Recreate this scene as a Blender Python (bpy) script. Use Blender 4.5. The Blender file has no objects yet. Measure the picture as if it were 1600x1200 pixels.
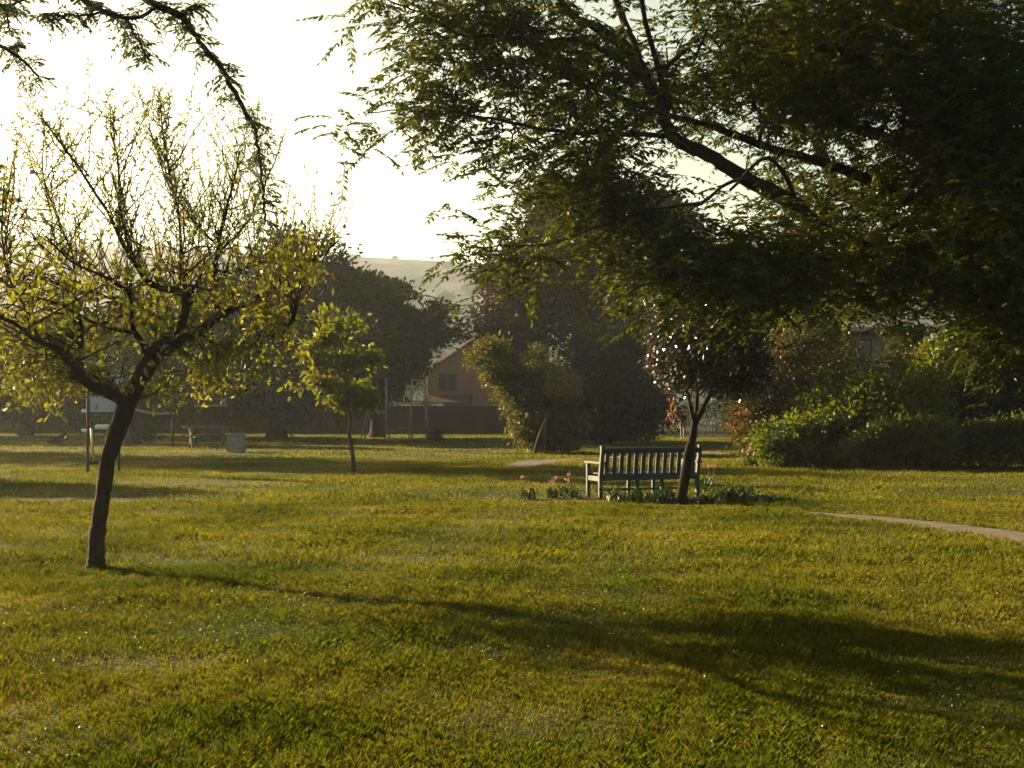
import bpy, bmesh, math, random
import numpy as np
from mathutils import Vector, Matrix
R = math.radians
random.seed(7)
rng = np.random.default_rng(11)
scene = bpy.context.scene
C = scene.collection

# ------------------------------------------------------------------ camera, sky, sun, exposure
F, CX, HY, CAMZ = 2000.0, 800.0, 642.0, 1.6
cam_d = bpy.data.cameras.new('camera')
cam = bpy.data.objects.new('camera', cam_d); C.objects.link(cam)
cam.location = (0, 0, CAMZ); cam.rotation_euler = (R(90), 0, 0)
cam_d.sensor_width = 36; cam_d.lens = 36 * F / 1600
cam_d.shift_y = 42 / 1600
cam_d.clip_start = 0.1; cam_d.clip_end = 5000
scene.camera = cam
SUN_EL, SUN_AZ = 17.5, -53.0          # azimuth measured from +Y towards +X
world = bpy.data.worlds.new('World'); scene.world = world; world.use_nodes = True
wt = world.node_tree
bg = wt.nodes['Background']; bg.inputs['Strength'].default_value = 0.050
sky = wt.nodes.new('ShaderNodeTexSky'); sky.sky_type = 'NISHITA'; sky.sun_disc = False
sky.sun_elevation = R(SUN_EL); sky.sun_rotation = R(SUN_AZ)
sky.air_density = 1.0; sky.dust_density = 6.0; sky.ozone_density = 1.0; sky.altitude = 1400
tint = wt.nodes.new('ShaderNodeVectorMath'); tint.operation = 'MULTIPLY'; tint.inputs[1].default_value = (1.0, .89, .55)
wt.links.new(sky.outputs[0], tint.inputs[0]); wt.links.new(tint.outputs[0], bg.inputs['Color'])
sd = bpy.data.lights.new('sun', 'SUN'); sd.energy = 5.0; sd.angle = R(0.5); sd.color = (1.0, 0.79, 0.47)
sun = bpy.data.objects.new('sun', sd); C.objects.link(sun)
sdir = Vector((math.sin(R(SUN_AZ)) * math.cos(R(SUN_EL)), math.cos(R(SUN_AZ)) * math.cos(R(SUN_EL)), math.sin(R(SUN_EL))))
sun.rotation_euler = sdir.to_track_quat('Z', 'Y').to_euler()
sun.location = (-30, 10, 30)
scene.view_settings.view_transform = 'Standard'; scene.view_settings.look = 'None'
scene.view_settings.gamma = 1.0; scene.view_settings.exposure = 2.32
scene.cycles.max_bounces = 6; scene.cycles.diffuse_bounces = 3; scene.cycles.glossy_bounces = 2
scene.cycles.transmission_bounces = 4; scene.cycles.volume_bounces = 0; scene.cycles.transparent_max_bounces = 4
scene.cycles.use_denoising = True
scene.cycles.sample_clamp_indirect = 4.0

# ------------------------------------------------------------------ helpers
def P(px, py, Y):
    return np.array([(px - CX) / F * Y, Y, CAMZ + (HY - py) / F * Y])
def tag(o, label=None, cat=None, group=None, kind=None):
    if label: o['label'] = label
    if cat: o['category'] = cat
    if group: o['group'] = group
    if kind: o['kind'] = kind
    return o
def link(name, me, mat, parent=None):
    o = bpy.data.objects.new(name, me); C.objects.link(o)
    if mat: me.materials.append(mat)
    if parent:
        o.parent = parent
        o.matrix_parent_inverse = Matrix.Translation(parent.location).inverted() if parent.rotation_euler.z == 0 else Matrix.Identity(4)
    return o
def empty(name, loc, label, cat, group=None):
    o = bpy.data.objects.new(name, None); C.objects.link(o)
    o.location = loc; o.empty_display_size = 0.3
    return tag(o, label, cat, group)
def poly_mesh(name, V, k, rnd=None, smooth=False):
    n = len(V) // k
    me = bpy.data.meshes.new(name)
    me.vertices.add(len(V)); me.vertices.foreach_set('co', np.ascontiguousarray(V, np.float32).ravel())
    me.loops.add(n * k); me.loops.foreach_set('vertex_index', np.arange(n * k, dtype=np.int32))
    me.polygons.add(n); me.polygons.foreach_set('loop_start', np.arange(0, n * k, k, dtype=np.int32))
    if rnd is not None:
        a = me.attributes.new('rnd', 'FLOAT', 'FACE'); a.data.foreach_set('value', rnd.astype(np.float32))
    me.update(calc_edges=True)
    return me
def norm(a):
    return a / np.maximum(np.linalg.norm(a, axis=-1, keepdims=True), 1e-9)
def sph(n):
    return norm(rng.normal(size=(n, 3)))

class Leaves:
    def __init__(s): s.c = []; s.d = []; s.n = []; s.L = []; s.W = []
    def add(s, c, d, n, L, W):
        m = len(c); s.c.append(c); s.d.append(norm(d)); s.n.append(n)
        s.L.append(np.broadcast_to(L, m)); s.W.append(np.broadcast_to(W, m))
    def mesh(s, name, hexa=False):
        c = np.concatenate(s.c); d = np.concatenate(s.d); n = np.concatenate(s.n)
        L = np.concatenate(s.L)[:, None]; W = np.concatenate(s.W)[:, None]
        side = norm(np.cross(d, n)); up = norm(np.cross(side, d))
        if hexa:
            V = np.stack([c, c + d * L * .3 + side * W * .45 + up * L * .06, c + d * L * .68 + side * W * .42 + up * L * .05,
                          c + d * L - up * L * .06, c + d * L * .68 - side * W * .42 + up * L * .02, c + d * L * .3 - side * W * .45 + up * L * .03], 1)
            k = 6
        else:
            V = np.stack([c, c + d * L * .45 + side * W * .5 + up * L * .04, c + d * L, c + d * L * .45 - side * W * .5], 1)
            k = 4
        return poly_mesh(name, V.reshape(-1, 3), k, rng.random(len(c)))

class Tubes:
    def __init__(s): s.V = []; s.Fc = []; s.n = 0
    def add(s, pts, rad, sides=6, cap=True):
        pts = np.asarray(pts, float); rad = np.asarray(rad, float)
        m = len(pts)
        t = np.gradient(pts, axis=0); t = norm(t)
        ref = np.array([0.31, -.9, .25]) if abs(t[:, 1]).mean() < .8 else np.array([1., .2, .1])
        a = norm(np.cross(t, ref)); b = np.cross(t, a)
        th = np.arange(sides) * 2 * math.pi / sides
        ring = a[:, None, :] * np.cos(th)[None, :, None] + b[:, None, :] * np.sin(th)[None, :, None]
        V = pts[:, None, :] + ring * rad[:, None, None]
        s.V.append(V.reshape(-1, 3))
        for i in range(m - 1):
            o = s.n + i * sides
            for j in range(sides):
                j2 = (j + 1) % sides
                s.Fc.append((o + j, o + j2, o + sides + j2, o + sides + j))
        if cap:
            s.Fc.append(tuple(s.n + (m - 1) * sides + j for j in range(sides)))
            s.Fc.append(tuple(s.n + j for j in reversed(range(sides))))
        s.n += m * sides
    def mesh(s, name):
        me = bpy.data.meshes.new(name)
        me.from_pydata(np.concatenate(s.V).tolist(), [], s.Fc); me.update()
        me.polygons.foreach_set('use_smooth', [True] * len(me.polygons))
        return me

def smooth_path(pts, rad, n=4):
    """Catmull-Rom through the points."""
    pts = np.asarray(pts, float); rad = np.asarray(rad, float)
    p = np.vstack([2 * pts[0] - pts[1], pts, 2 * pts[-1] - pts[-2]])
    out = []; ro = []
    for i in range(1, len(p) - 2):
        for j in range(n):
            t = j / n
            a = 2 * p[i]; b = p[i + 1] - p[i - 1]
            c = 2 * p[i - 1] - 5 * p[i] + 4 * p[i + 1] - p[i + 2]; d = -p[i - 1] + 3 * p[i] - 3 * p[i + 1] + p[i + 2]
            out.append(.5 * (a + b * t + c * t * t + d * t ** 3)); ro.append(rad[i - 1] * (1 - t) + rad[i] * t)
    out.append(pts[-1]); ro.append(rad[-1])
    return np.array(out), np.array(ro)

def nd(nt, t, **kw):
    n = nt.nodes.new(t)
    for k, v in kw.items():
        if k in n.inputs: n.inputs[k].default_value = v
        else: setattr(n, k, v)
    return n
def ramp(nt, cols):
    r = nt.nodes.new('ShaderNodeValToRGB'); e = r.color_ramp.elements
    while len(e) < len(cols): e.new(0.5)
    for i, (p, c) in enumerate(cols): e[i].position = p; e[i].color = (*c, 1)
    return r
def leafmat(name, cols, trans=.45, tcol=(1.5, 1.45, .5), gloss=.04, rough=.45, scale=1.2):
    m = bpy.data.materials.new(name); m.use_nodes = True; nt = m.node_tree; nt.nodes.clear()
    at = nd(nt, 'ShaderNodeAttribute', attribute_name='rnd')
    geo = nd(nt, 'ShaderNodeNewGeometry')
    nz = nd(nt, 'ShaderNodeTexNoise', Scale=scale, Detail=2.0)
    nt.links.new(geo.outputs['Position'], nz.inputs['Vector'])
    mx = nd(nt, 'ShaderNodeMath', operation='MULTIPLY_ADD'); mx.inputs[1].default_value = .5
    sb = nd(nt, 'ShaderNodeMath', operation='MULTIPLY_ADD'); sb.inputs[1].default_value = 1.4; sb.inputs[2].default_value = -.45
    nt.links.new(nz.outputs['Fac'], sb.inputs[0])
    nt.links.new(at.outputs['Fac'], mx.inputs[0]); nt.links.new(sb.outputs[0], mx.inputs[2])
    rp = ramp(nt, cols); nt.links.new(mx.outputs[0], rp.inputs[0])
    df = nd(nt, 'ShaderNodeBsdfDiffuse'); tr = nd(nt, 'ShaderNodeBsdfTranslucent'); gl = nd(nt, 'ShaderNodeBsdfGlossy'); gl.inputs['Roughness'].default_value = rough
    gl.inputs['Color'].default_value = (1, 1, 1, 1)
    mc = nd(nt, 'ShaderNodeVectorMath', operation='MULTIPLY'); mc.inputs[1].default_value = tcol
    nt.links.new(rp.outputs[0], df.inputs[0]); nt.links.new(rp.outputs[0], mc.inputs[0]); nt.links.new(mc.outputs[0], tr.inputs[0])
    m1 = nd(nt, 'ShaderNodeMixShader'); m1.inputs[0].default_value = trans
    nt.links.new(df.outputs[0], m1.inputs[1]); nt.links.new(tr.outputs[0], m1.inputs[2])
    m2 = nd(nt, 'ShaderNodeMixShader'); m2.inputs[0].default_value = gloss
    nt.links.new(m1.outputs[0], m2.inputs[1]); nt.links.new(gl.outputs[0], m2.inputs[2])
    out = nd(nt, 'ShaderNodeOutputMaterial'); nt.links.new(m2.outputs[0], out.inputs[0])
    return m
def solid(name, c1, c2=None, rough=.8, scale=6.0, stretch=(1, 1, 1), bump=.3, bscale=None, metal=0.0, detail=6.0):
    m = bpy.data.materials.new(name); m.use_nodes = True; nt = m.node_tree
    b = nt.nodes['Principled BSDF']; b.inputs['Roughness'].default_value = rough; b.inputs['Metallic'].default_value = metal
    b.inputs['Specular IOR Level'].default_value = .08 if rough >= .8 else .35
    tc = nd(nt, 'ShaderNodeTexCoord'); mp = nd(nt, 'ShaderNodeMapping'); mp.inputs['Scale'].default_value = stretch
    nt.links.new(tc.outputs['Object'], mp.inputs[0])
    nz = nd(nt, 'ShaderNodeTexNoise', Scale=scale, Detail=detail); nt.links.new(mp.outputs[0], nz.inputs['Vector'])
    c2 = c2 or tuple(x * .7 for x in c1)
    rp = ramp(nt, [(.3, c2), (.7, c1)]); nt.links.new(nz.outputs['Fac'], rp.inputs[0]); nt.links.new(rp.outputs[0], b.inputs['Base Color'])
    nz2 = nd(nt, 'ShaderNodeTexNoise', Scale=(bscale or scale * 3), Detail=5.0); nt.links.new(mp.outputs[0], nz2.inputs['Vector'])
    bp = nd(nt, 'ShaderNodeBump', Strength=bump, Distance=.02); nt.links.new(nz2.outputs['Fac'], bp.inputs['Height']); nt.links.new(bp.outputs[0], b.inputs['Normal'])
    return m

M = {}
M['bark'] = solid('bark', (0.0330, 0.0248, 0.0187), (0.0121, 0.0094, 0.0072), .95, 9, (1, 1, .25), .9)
M['bark_brown'] = solid('bark_brown', (0.0385, 0.0231, 0.0154), (0.0154, 0.0094, 0.0066), .95, 14, (1, 1, .2), 1.0)
M['bark_grey'] = solid('bark_grey', (0.0715, 0.0605, 0.0495), (0.0330, 0.0275, 0.0220), .9, 14, (1, 1, .3), .6)
M['leaf_lean'] = leafmat('leaf_lean', [(0, (.04, .055, .008)), (.5, (.09, .10, .016)), (1, (.15, .13, .035))], .62, (1.6, 1.5, .45), .03)
M['leaf_big'] = leafmat('leaf_big', [(0, (.014, .026, .006)), (.5, (.032, .046, .008)), (1, (.085, .085, .015))], .45, (1.7, 1.5, .4), .02, scale=.6)
M['leaf_thorn'] = leafmat('leaf_thorn', [(0, (.05, .065, .035)), (1, (.10, .11, .06))], .35, (1.2, 1.2, .8), .05)
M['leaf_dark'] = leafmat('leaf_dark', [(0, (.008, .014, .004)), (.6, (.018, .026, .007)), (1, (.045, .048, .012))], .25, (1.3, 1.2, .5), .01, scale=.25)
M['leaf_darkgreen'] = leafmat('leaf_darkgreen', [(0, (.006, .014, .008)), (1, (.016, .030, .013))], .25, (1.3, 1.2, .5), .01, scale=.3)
M['leaf_russet'] = leafmat('leaf_russet', [(0, (.018, .014, .008)), (.5, (.026, .022, .010)), (1, (.07, .030, .018))], .3, (1.3, 1.1, .5), .01, scale=.22)
M['leaf_sapling'] = leafmat('leaf_sapling', [(0, (.045, .065, .008)), (1, (.11, .12, .018))], .55, (1.6, 1.45, .4), .02)
M['leaf_olive'] = leafmat('leaf_olive', [(0, (.022, .034, .007)), (1, (.085, .088, .016))], .4, (1.7, 1.4, .4), .02, scale=.8)
M['leaf_pale'] = leafmat('leaf_pale', [(0, (.09, .08, .04)), (1, (.16, .13, .07))], .4, (1.3, 1.1, .7), .03)
M['leaf_plum'] = leafmat('leaf_plum', [(0, (.008, .012, .006)), (.75, (.018, .020, .009)), (1, (.10, .035, .025))], .3, (2.0, 1.2, .7), .16, .30)
M['leaf_redtip'] = leafmat('leaf_redtip', [(0, (.014, .024, .006)), (.6, (.04, .045, .010)), (1, (.22, .055, .02))], .4, (1.5, 1.2, .5), .02)
M['leaf_lime'] = leafmat('leaf_lime', [(0, (.012, .024, .006)), (.6, (.055, .075, .012)), (1, (.12, .14, .02))], .55, (1.7, 1.5, .4), .015)
M['leaf_strap'] = leafmat('leaf_strap', [(0, (.010, .024, .008)), (1, (.03, .055, .014))], .3, (1.4, 1.4, .5), .03)
M['petal_pink'] = leafmat('petal_pink', [(0, (.40, .15, .19)), (1, (.55, .28, .30))], .4, (1, 1, 1), .02)
M['glint_pale'] = leafmat('glint_pale', [(0, (.7, .62, .5)), (1, (.85, .8, .7))], .3, (1, 1, 1), .1)
M['grass'] = leafmat('grass', [(0, (.018, .038, .004)), (.45, (.078, .092, .011)), (.8, (.135, .122, .022)), (1, (.19, .155, .05))], .5, (1.5, 1.35, .35), .006, scale=.35)
M['clover'] = leafmat('clover', [(0, (.02, .045, .006)), (1, (.055, .085, .010))], .4, (1.4, 1.4, .4), .02)

# ------------------------------------------------------------------ terrain
_w = [(rng.normal(size=2) * s, rng.random() * 6.28, a) for s, a in [(.08, 1), (.15, .8), (.3, .6), (.3, .6), (.7, .45), (.9, .4), (1.6, .3), (2.2, .25), (3.5, .2), (5, .15)]]
def fnoise(x, y, lo=0, hi=10):
    r = 0; t = 0
    for (k, p, a) in _w[lo:hi]:
        r = r + a * np.sin(k[0] * x + k[1] * y + p); t += a
    return r / t
PATHR = [(1780, 880), (1700, 862), (1600, 846), (1500, 829), (1430, 820), (1350, 812), (1270, 806), (1200, 802.5)]
def hground(x, y):
    x = np.asarray(x, float); y = np.asarray(y, float)
    h = .022 * fnoise(x * 1.0, y * 1.0, 2, 8) +   .028 * fnoise(x * 4.6, y * 4.6, 4, 10) * np.exp(-np.abs(y - 6) / 9) + .05 * np.sin(x * .05 + 1) * np.sin(y * .06) * np.clip((y - 8) / 20, 0, 1)
    # low bank in front of the left part of the path
    h = h + .06 * np.exp(-((y - 19.9) / .45) ** 2) / (1 + np.exp((x - 1.0) * 1.5))
    return h
def H(x, y): return float(hground(x, y))

def hsheet(name, xs, ys, hf, mat):
    X, Y = np.meshgrid(xs, ys); Z = hf(X, Y)
    V = np.stack([X, Y, Z], -1).reshape(-1, 3); nx = len(xs)
    i = np.arange((len(ys) - 1) * nx).reshape(len(ys) - 1, nx)[:, :-1].ravel()
    Fc = np.stack([i, i + 1, i + nx + 1, i + nx], 1)
    me = bpy.data.meshes.new(name); me.from_pydata(V.tolist(), [], Fc.tolist()); me.update()
    me.polygons.foreach_set('use_smooth', [True] * len(me.polygons))
    o = link(name, me, mat); o['kind'] = 'structure'
    return o

def ground_mat():
    m = bpy.data.materials.new('lawn_soil'); m.use_nodes = True; nt = m.node_tree
    b = nt.nodes['Principled BSDF']; b.inputs['Roughness'].default_value = 1; b.inputs['Specular IOR Level'].default_value = .1
    g = nd(nt, 'ShaderNodeNewGeometry')
    n1 = nd(nt, 'ShaderNodeTexNoise', Scale=.35, Detail=6.0); n2 = nd(nt, 'ShaderNodeTexNoise', Scale=14.0, Detail=8.0)
    for n in (n1, n2): nt.links.new(g.outputs['Position'], n.inputs['Vector'])
    r1 = ramp(nt, [(.3, (.020, .028, .004)), (.55, (.036, .042, .007)), (.75, (.055, .050, .011))])
    r2 = ramp(nt, [(.35, (.35, .33, .3)), (.6, (1, 1, 1))])
    nt.links.new(n1.outputs['Fac'], r1.inputs[0]); nt.links.new(n2.outputs['Fac'], r2.inputs[0])
    mx = nd(nt, 'ShaderNodeMix', data_type='RGBA', blend_type='MULTIPLY'); mx.inputs[0].default_value = 1
    nt.links.new(r1.outputs[0], mx.inputs[6]); nt.links.new(r2.outputs[0], mx.inputs[7]); nt.links.new(mx.outputs[2], b.inputs['Base Color'])
    bp = nd(nt, 'ShaderNodeBump', Strength=.8, Distance=.04); nt.links.new(n2.outputs['Fac'], bp.inputs['Height']); nt.links.new(bp.outputs[0], b.inputs['Normal'])
    return m
xs = np.concatenate([np.linspace(-1150, -60, 40)[:-1], np.linspace(-60, -14, 60)[:-1], np.linspace(-14, -6, 50)[:-1], np.linspace(-6, 6, 220)[:-1], np.linspace(6, 14, 50)[:-1], np.linspace(14, 60, 60)[:-1], np.linspace(60, 1150, 40)])
ys = np.concatenate([np.linspace(-60, 0, 10)[:-1], np.linspace(0, 4, 8)[:-1], np.linspace(4, 12, 150)[:-1], np.linspace(12, 30, 130)[:-1], np.linspace(30, 90, 90)[:-1], np.linspace(90, 150, 20)])
hsheet('ground', xs, ys, hground, ground_mat())

def hhill(x, y):
    t = np.clip((y - 140) / 860, 0, 1); s = t * t * (3 - 2 * t)
    top = 112.5 - .052 * np.clip(x + 100, -800, 800)
    top = np.clip(top, 76, 150)
    return -1.0 + s * (top + 1) + 2.4 * fnoise(x * .05, y * .05) * t + 1.2 * fnoise(x * .3, y * .3) * t * (1 - .4 * t)
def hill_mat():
    m = bpy.data.materials.new('hazy_hill_fields'); m.use_nodes = True; nt = m.node_tree
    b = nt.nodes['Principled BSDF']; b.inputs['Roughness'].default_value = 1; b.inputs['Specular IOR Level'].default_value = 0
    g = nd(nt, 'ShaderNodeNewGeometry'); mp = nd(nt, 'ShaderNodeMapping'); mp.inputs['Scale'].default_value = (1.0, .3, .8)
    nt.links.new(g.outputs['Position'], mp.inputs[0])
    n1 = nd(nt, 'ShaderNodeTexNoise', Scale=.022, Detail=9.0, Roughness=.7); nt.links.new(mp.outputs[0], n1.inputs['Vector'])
    r1 = ramp(nt, [(.40, (.020, .032, .034)), (.5, (.05, .06, .064)), (.62, (.12, .115, .12))]); nt.links.new(n1.outputs['Fac'], r1.inputs[0])  # bluish tone of the distant haze is mixed into the field colours
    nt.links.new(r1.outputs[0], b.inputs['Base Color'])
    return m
hsheet('hills', np.linspace(-1150, 1150, 200), np.linspace(140, 1100, 120), hhill, hill_mat())

# path: curved ribbons slightly sunk into the turf
def ribbon(name, pts, w, mat, lift=.012):
    pts = np.array(pts, float)
    p3, _ = smooth_path(np.c_[pts, np.zeros(len(pts))], np.ones(len(pts)), 8)
    w = np.interp(np.linspace(0, 1, len(p3)), np.linspace(0, 1, len(w)), w)
    t = norm(np.gradient(p3[:, :2], axis=0)); nrm = np.c_[-t[:, 1], t[:, 0]]
    V = []; Fc = []
    cols = [-.5, -.25, 0, .25, .5]
    for i in range(len(p3)):
        j = .04 * math.sin(i * 1.7) + .03 * math.sin(i * .63)
        for c in cols:
            q = p3[i, :2] + nrm[i] * (c * w[i] + (j if c in (-.5, .5) else 0))
            V.append((q[0], q[1], H(q[0], q[1]) + lift))
    k = len(cols)
    for i in range(len(p3) - 1):
        for c in range(k - 1):
            Fc.append((i * k + c, i * k + c + 1, (i + 1) * k + c + 1, (i + 1) * k + c))
    me = bpy.data.meshes.new(name); me.from_pydata(V, [], Fc); me.update()
    o = link(name, me, mat); o['kind'] = 'structure'
    return p3, w
M['concrete'] = solid('path_concrete', (.15, .125, .10), (.085, .07, .055), .95, 3, (1, 1, 1), .4, 30)
def G(px, py): Y = CAMZ * F / (py - HY); return ((px - CX) / F * Y, Y)
p1 = [G(2100, 935), G(1800, 880), G(1600, 845), G(1500, 830), G(1400, 818), G(1310, 809), G(1240, 803)]
path1, pw1 = ribbon('path', p1, [1.0, 1.0, .95, .92, .8, .5, .12], M['concrete'])
path3, pw3 = ribbon('path_edge', [(.2, 20.7), (-1.5, 20.75), (-3, 20.75), (-7, 20.6), (-12, 20.2), (-20, 19)], [.1, .2, .28, .34, .4, .4], solid('shaded_path_edge', (.03, .024, .014), (.015, .012, .008), 1, 8, bump=.8))  # left edge line of the path, its shadow put into the dark colour
p2 = [G(795, 733), G(812, 731), G(830, 727), G(850, 722.5), G(900, 718.5), G(960, 716), G(1010, 712), (7.5, 47), (6.5, 52), G(950, 699), G(900, 694), (1.5, 66), (-2, 72)]
path2, pw2 = ribbon('path', p2, [.3, 1.0, 1.6, 1.6, 1.0, 1.0, 1, 1, 1.2, 1.4, 1.5, 1.3, 1.2], M['concrete'])

# ------------------------------------------------------------------ grass, clover, pale glint petals (stuff)
def off_path(x, y):
    ok = np.ones(len(x), bool)
    for p3, w in ((path1, pw1), (path2, pw2), (path3, pw3)):
        for i in range(0, len(p3), 2):
            ok &= ~(((x - p3[i, 0]) ** 2 + (y - p3[i, 1]) ** 2) < (w[i] * .42) ** 2)
    # extra: between samples
    return ok
def wedge(n, y0, y1, mul=.60):
    y = np.sqrt(rng.random(n) * (y1 ** 2 - y0 ** 2) + y0 ** 2)
    x = (rng.random(n) * 2 - 1) * (y * mul + .6)
    return x, y
Vg = []; Rg = []
for (y0, y1, n, hgt, wid) in ((4.6, 8, 290000, .034, .0040), (8, 13, 290000, .039, .006), (13, 22, 290000, .043, .009), (22, 42, 280000, .046, .016), (42, 92, 230000, .050, .034)):
    x, y = wedge(n, y0, y1)
    pn = fnoise(x * 1.5, y * 1.5, 4, 10)          # tuft pattern
    big = fnoise(x, y, 1, 5)
    tf = fnoise(x * 5.2 + 2, y * 5.2, 4, 10) if y1 < 23 else pn
    pn = .22 * pn + .7 * tf
    keep = (rng.random(n) < np.clip(.95 + .6 * pn + .1 * big, .5, 1)) & off_path(x, y)
    x, y, pn, big = x[keep], y[keep], pn[keep], big[keep]; m = len(x)
    h = hgt * (.55 + .9 * rng.random(m)) * np.clip(1 + 1.25 * pn, .5, 2.1)
    w = wid * (.6 + .8 * rng.random(m))
    a = rng.random(m) * 6.283; lean = rng.random(m) ** .7 * .95 * h
    base = np.stack([x, y, hground(x, y) - .004], 1)
    sx = np.stack([np.cos(a), np.sin(a), np.zeros(m)], 1); ld = np.stack([-np.sin(a), np.cos(a), np.zeros(m)], 1)
    tip = base + ld * lean[:, None] + np.array([0, 0, 1]) * h[:, None]
    mid = base + ld * lean[:, None] * .35 + np.array([0, 0, 1]) * h[:, None] * .6
    V = np.stack([base - sx * w[:, None] * .5, base + sx * w[:, None] * .5, mid + sx * w[:, None] * .38, tip, mid - sx * w[:, None] * .38], 1)
    # blades as pentagons
    Vg.append(V.reshape(-1, 3)); Rg.append(np.clip(.45 + .25 * rng.normal(size=m) - .2 * pn + .14 * big + (rng.random(m) < .05) * .6, 0, 1.2))
g = link('grass', poly_mesh('grass', np.concatenate(Vg), 5, np.concatenate(Rg)), M['grass'])
tag(g, 'short sunlit lawn grass growing in uneven tufts over the whole park', 'grass', kind='stuff')
lv = Leaves()
x, y = wedge(120000, 4.6, 14)
k = (fnoise(x * 1.3 + 5, y * 1.3, 3, 9) > .12) & off_path(x, y); x, y = x[k], y[k]; m = len(x)
c = np.stack([x, y, hground(x, y) + .012 + .03 * rng.random(m)], 1)
nn = norm(np.array([0, 0, 1.]) + .55 * rng.normal(size=(m, 3))); dd = sph(m); dd[:, 2] *= .3
lv.add(c, dd, nn, .016 + .014 * rng.random(m), .013)
o = link('clover', lv.mesh('clover'), M['clover'])
tag(o, 'low clover leaves spreading in patches through the near lawn', 'clover', kind='stuff')
lv = Leaves()
x, y = wedge(450, 4.8, 16); k = (fnoise(x * .8, y * 1.1 + 3, 2, 8) > -.05); x, y = x[k], y[k]; m = len(x)
lv.add(np.stack([x, y, hground(x, y) + .03 + .02 * rng.random(m)], 1), sph(m), sph(m), .011 + .009 * rng.random(m), .009)  # pale bits put in for the white glints and debris in the grass
o = link('glint_specks', lv.mesh('specks'), M['glint_pale'])
tag(o, 'tiny pale petals standing in for glints and debris scattered over the near grass', 'specks', kind='stuff')

# ------------------------------------------------------------------ trees
def nearest(limbs, t):
    best = None
    for (pts, rad) in limbs:
        # prefer attachment points lower and inward: small penalty for distance above target
        d = np.linalg.norm(pts - t, axis=1) + .5 * np.clip(pts[:, 2] - t[2], 0, None)
        i = int(d.argmin())
        if best is None or d[i] < best[0]: best = (d[i], pts[i], rad[i])
    return best
def twig_to(tb, limbs, t, r0=.02, wob=.12, register=False, sides=4, n=6):
    d, a, r = nearest(limbs, t + rng.normal(size=3) * .35 * min(1.0, np.linalg.norm(t - nearest(limbs, t)[1])))
    r0 = min(r0, r * .8)
    L = np.linalg.norm(t - a)
    s = np.linspace(0, 1, n)[:, None]
    up = np.array([0, 0, 1.]) * L * .18
    pts = a * (1 - s) + t * s + up * (np.sin(s * math.pi)) + rng.normal(size=(n, 3)) * L * wob * .35 * np.sin(s * math.pi)
    rad = r0 * (1 - .8 * s[:, 0])
    tb.add(pts, rad, sides)
    if register: limbs.append((pts, rad))
    return pts
def fronds(lv, c, d, Rl, pairs, L, W, droop=.35):
    """pinnate compound leaves: c,d arrays of base points and directions"""
    n = len(c); d = norm(d); up = np.array([0, 0, 1.])
    side = norm(np.cross(d, up) + 1e-4)
    mid = c + d * (Rl * .5)[:, None] - up * (Rl * droop * .25)[:, None]; end = c + d * Rl[:, None] - up * (Rl * droop)[:, None]
    for p0, p9 in ((c, mid), (mid, end)):
        for nn in (up, side): lv.add(p0, p9 - p0, norm(nn + rng.normal(size=(n, 3)) * .05), np.linalg.norm(p9 - p0, axis=1) * 1.05, max(.0035, W * .14))
    for i in range(pairs + 1):
        s = (i + .6) / (pairs + .6)
        p = c + d * (Rl * s)[:, None] - up * (Rl * droop * s * s)[:, None]
        dl = d - up * (2 * droop * s)
        taper = 1 - .45 * abs(s - .5) * 2 * .8
        for sg in (-1, 1):
            if i == pairs:
                if sg == 1: continue
                dd = dl
            else:
                dd = dl * .55 + side * sg * .85 - up * .25
            dd = dd + rng.normal(size=(n, 3)) * .18
            nn = norm(up + rng.normal(size=(n, 3)) * .45)
            lv.add(p, dd, nn, L * taper * (.8 + .4 * rng.random(n)), W * taper)

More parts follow.
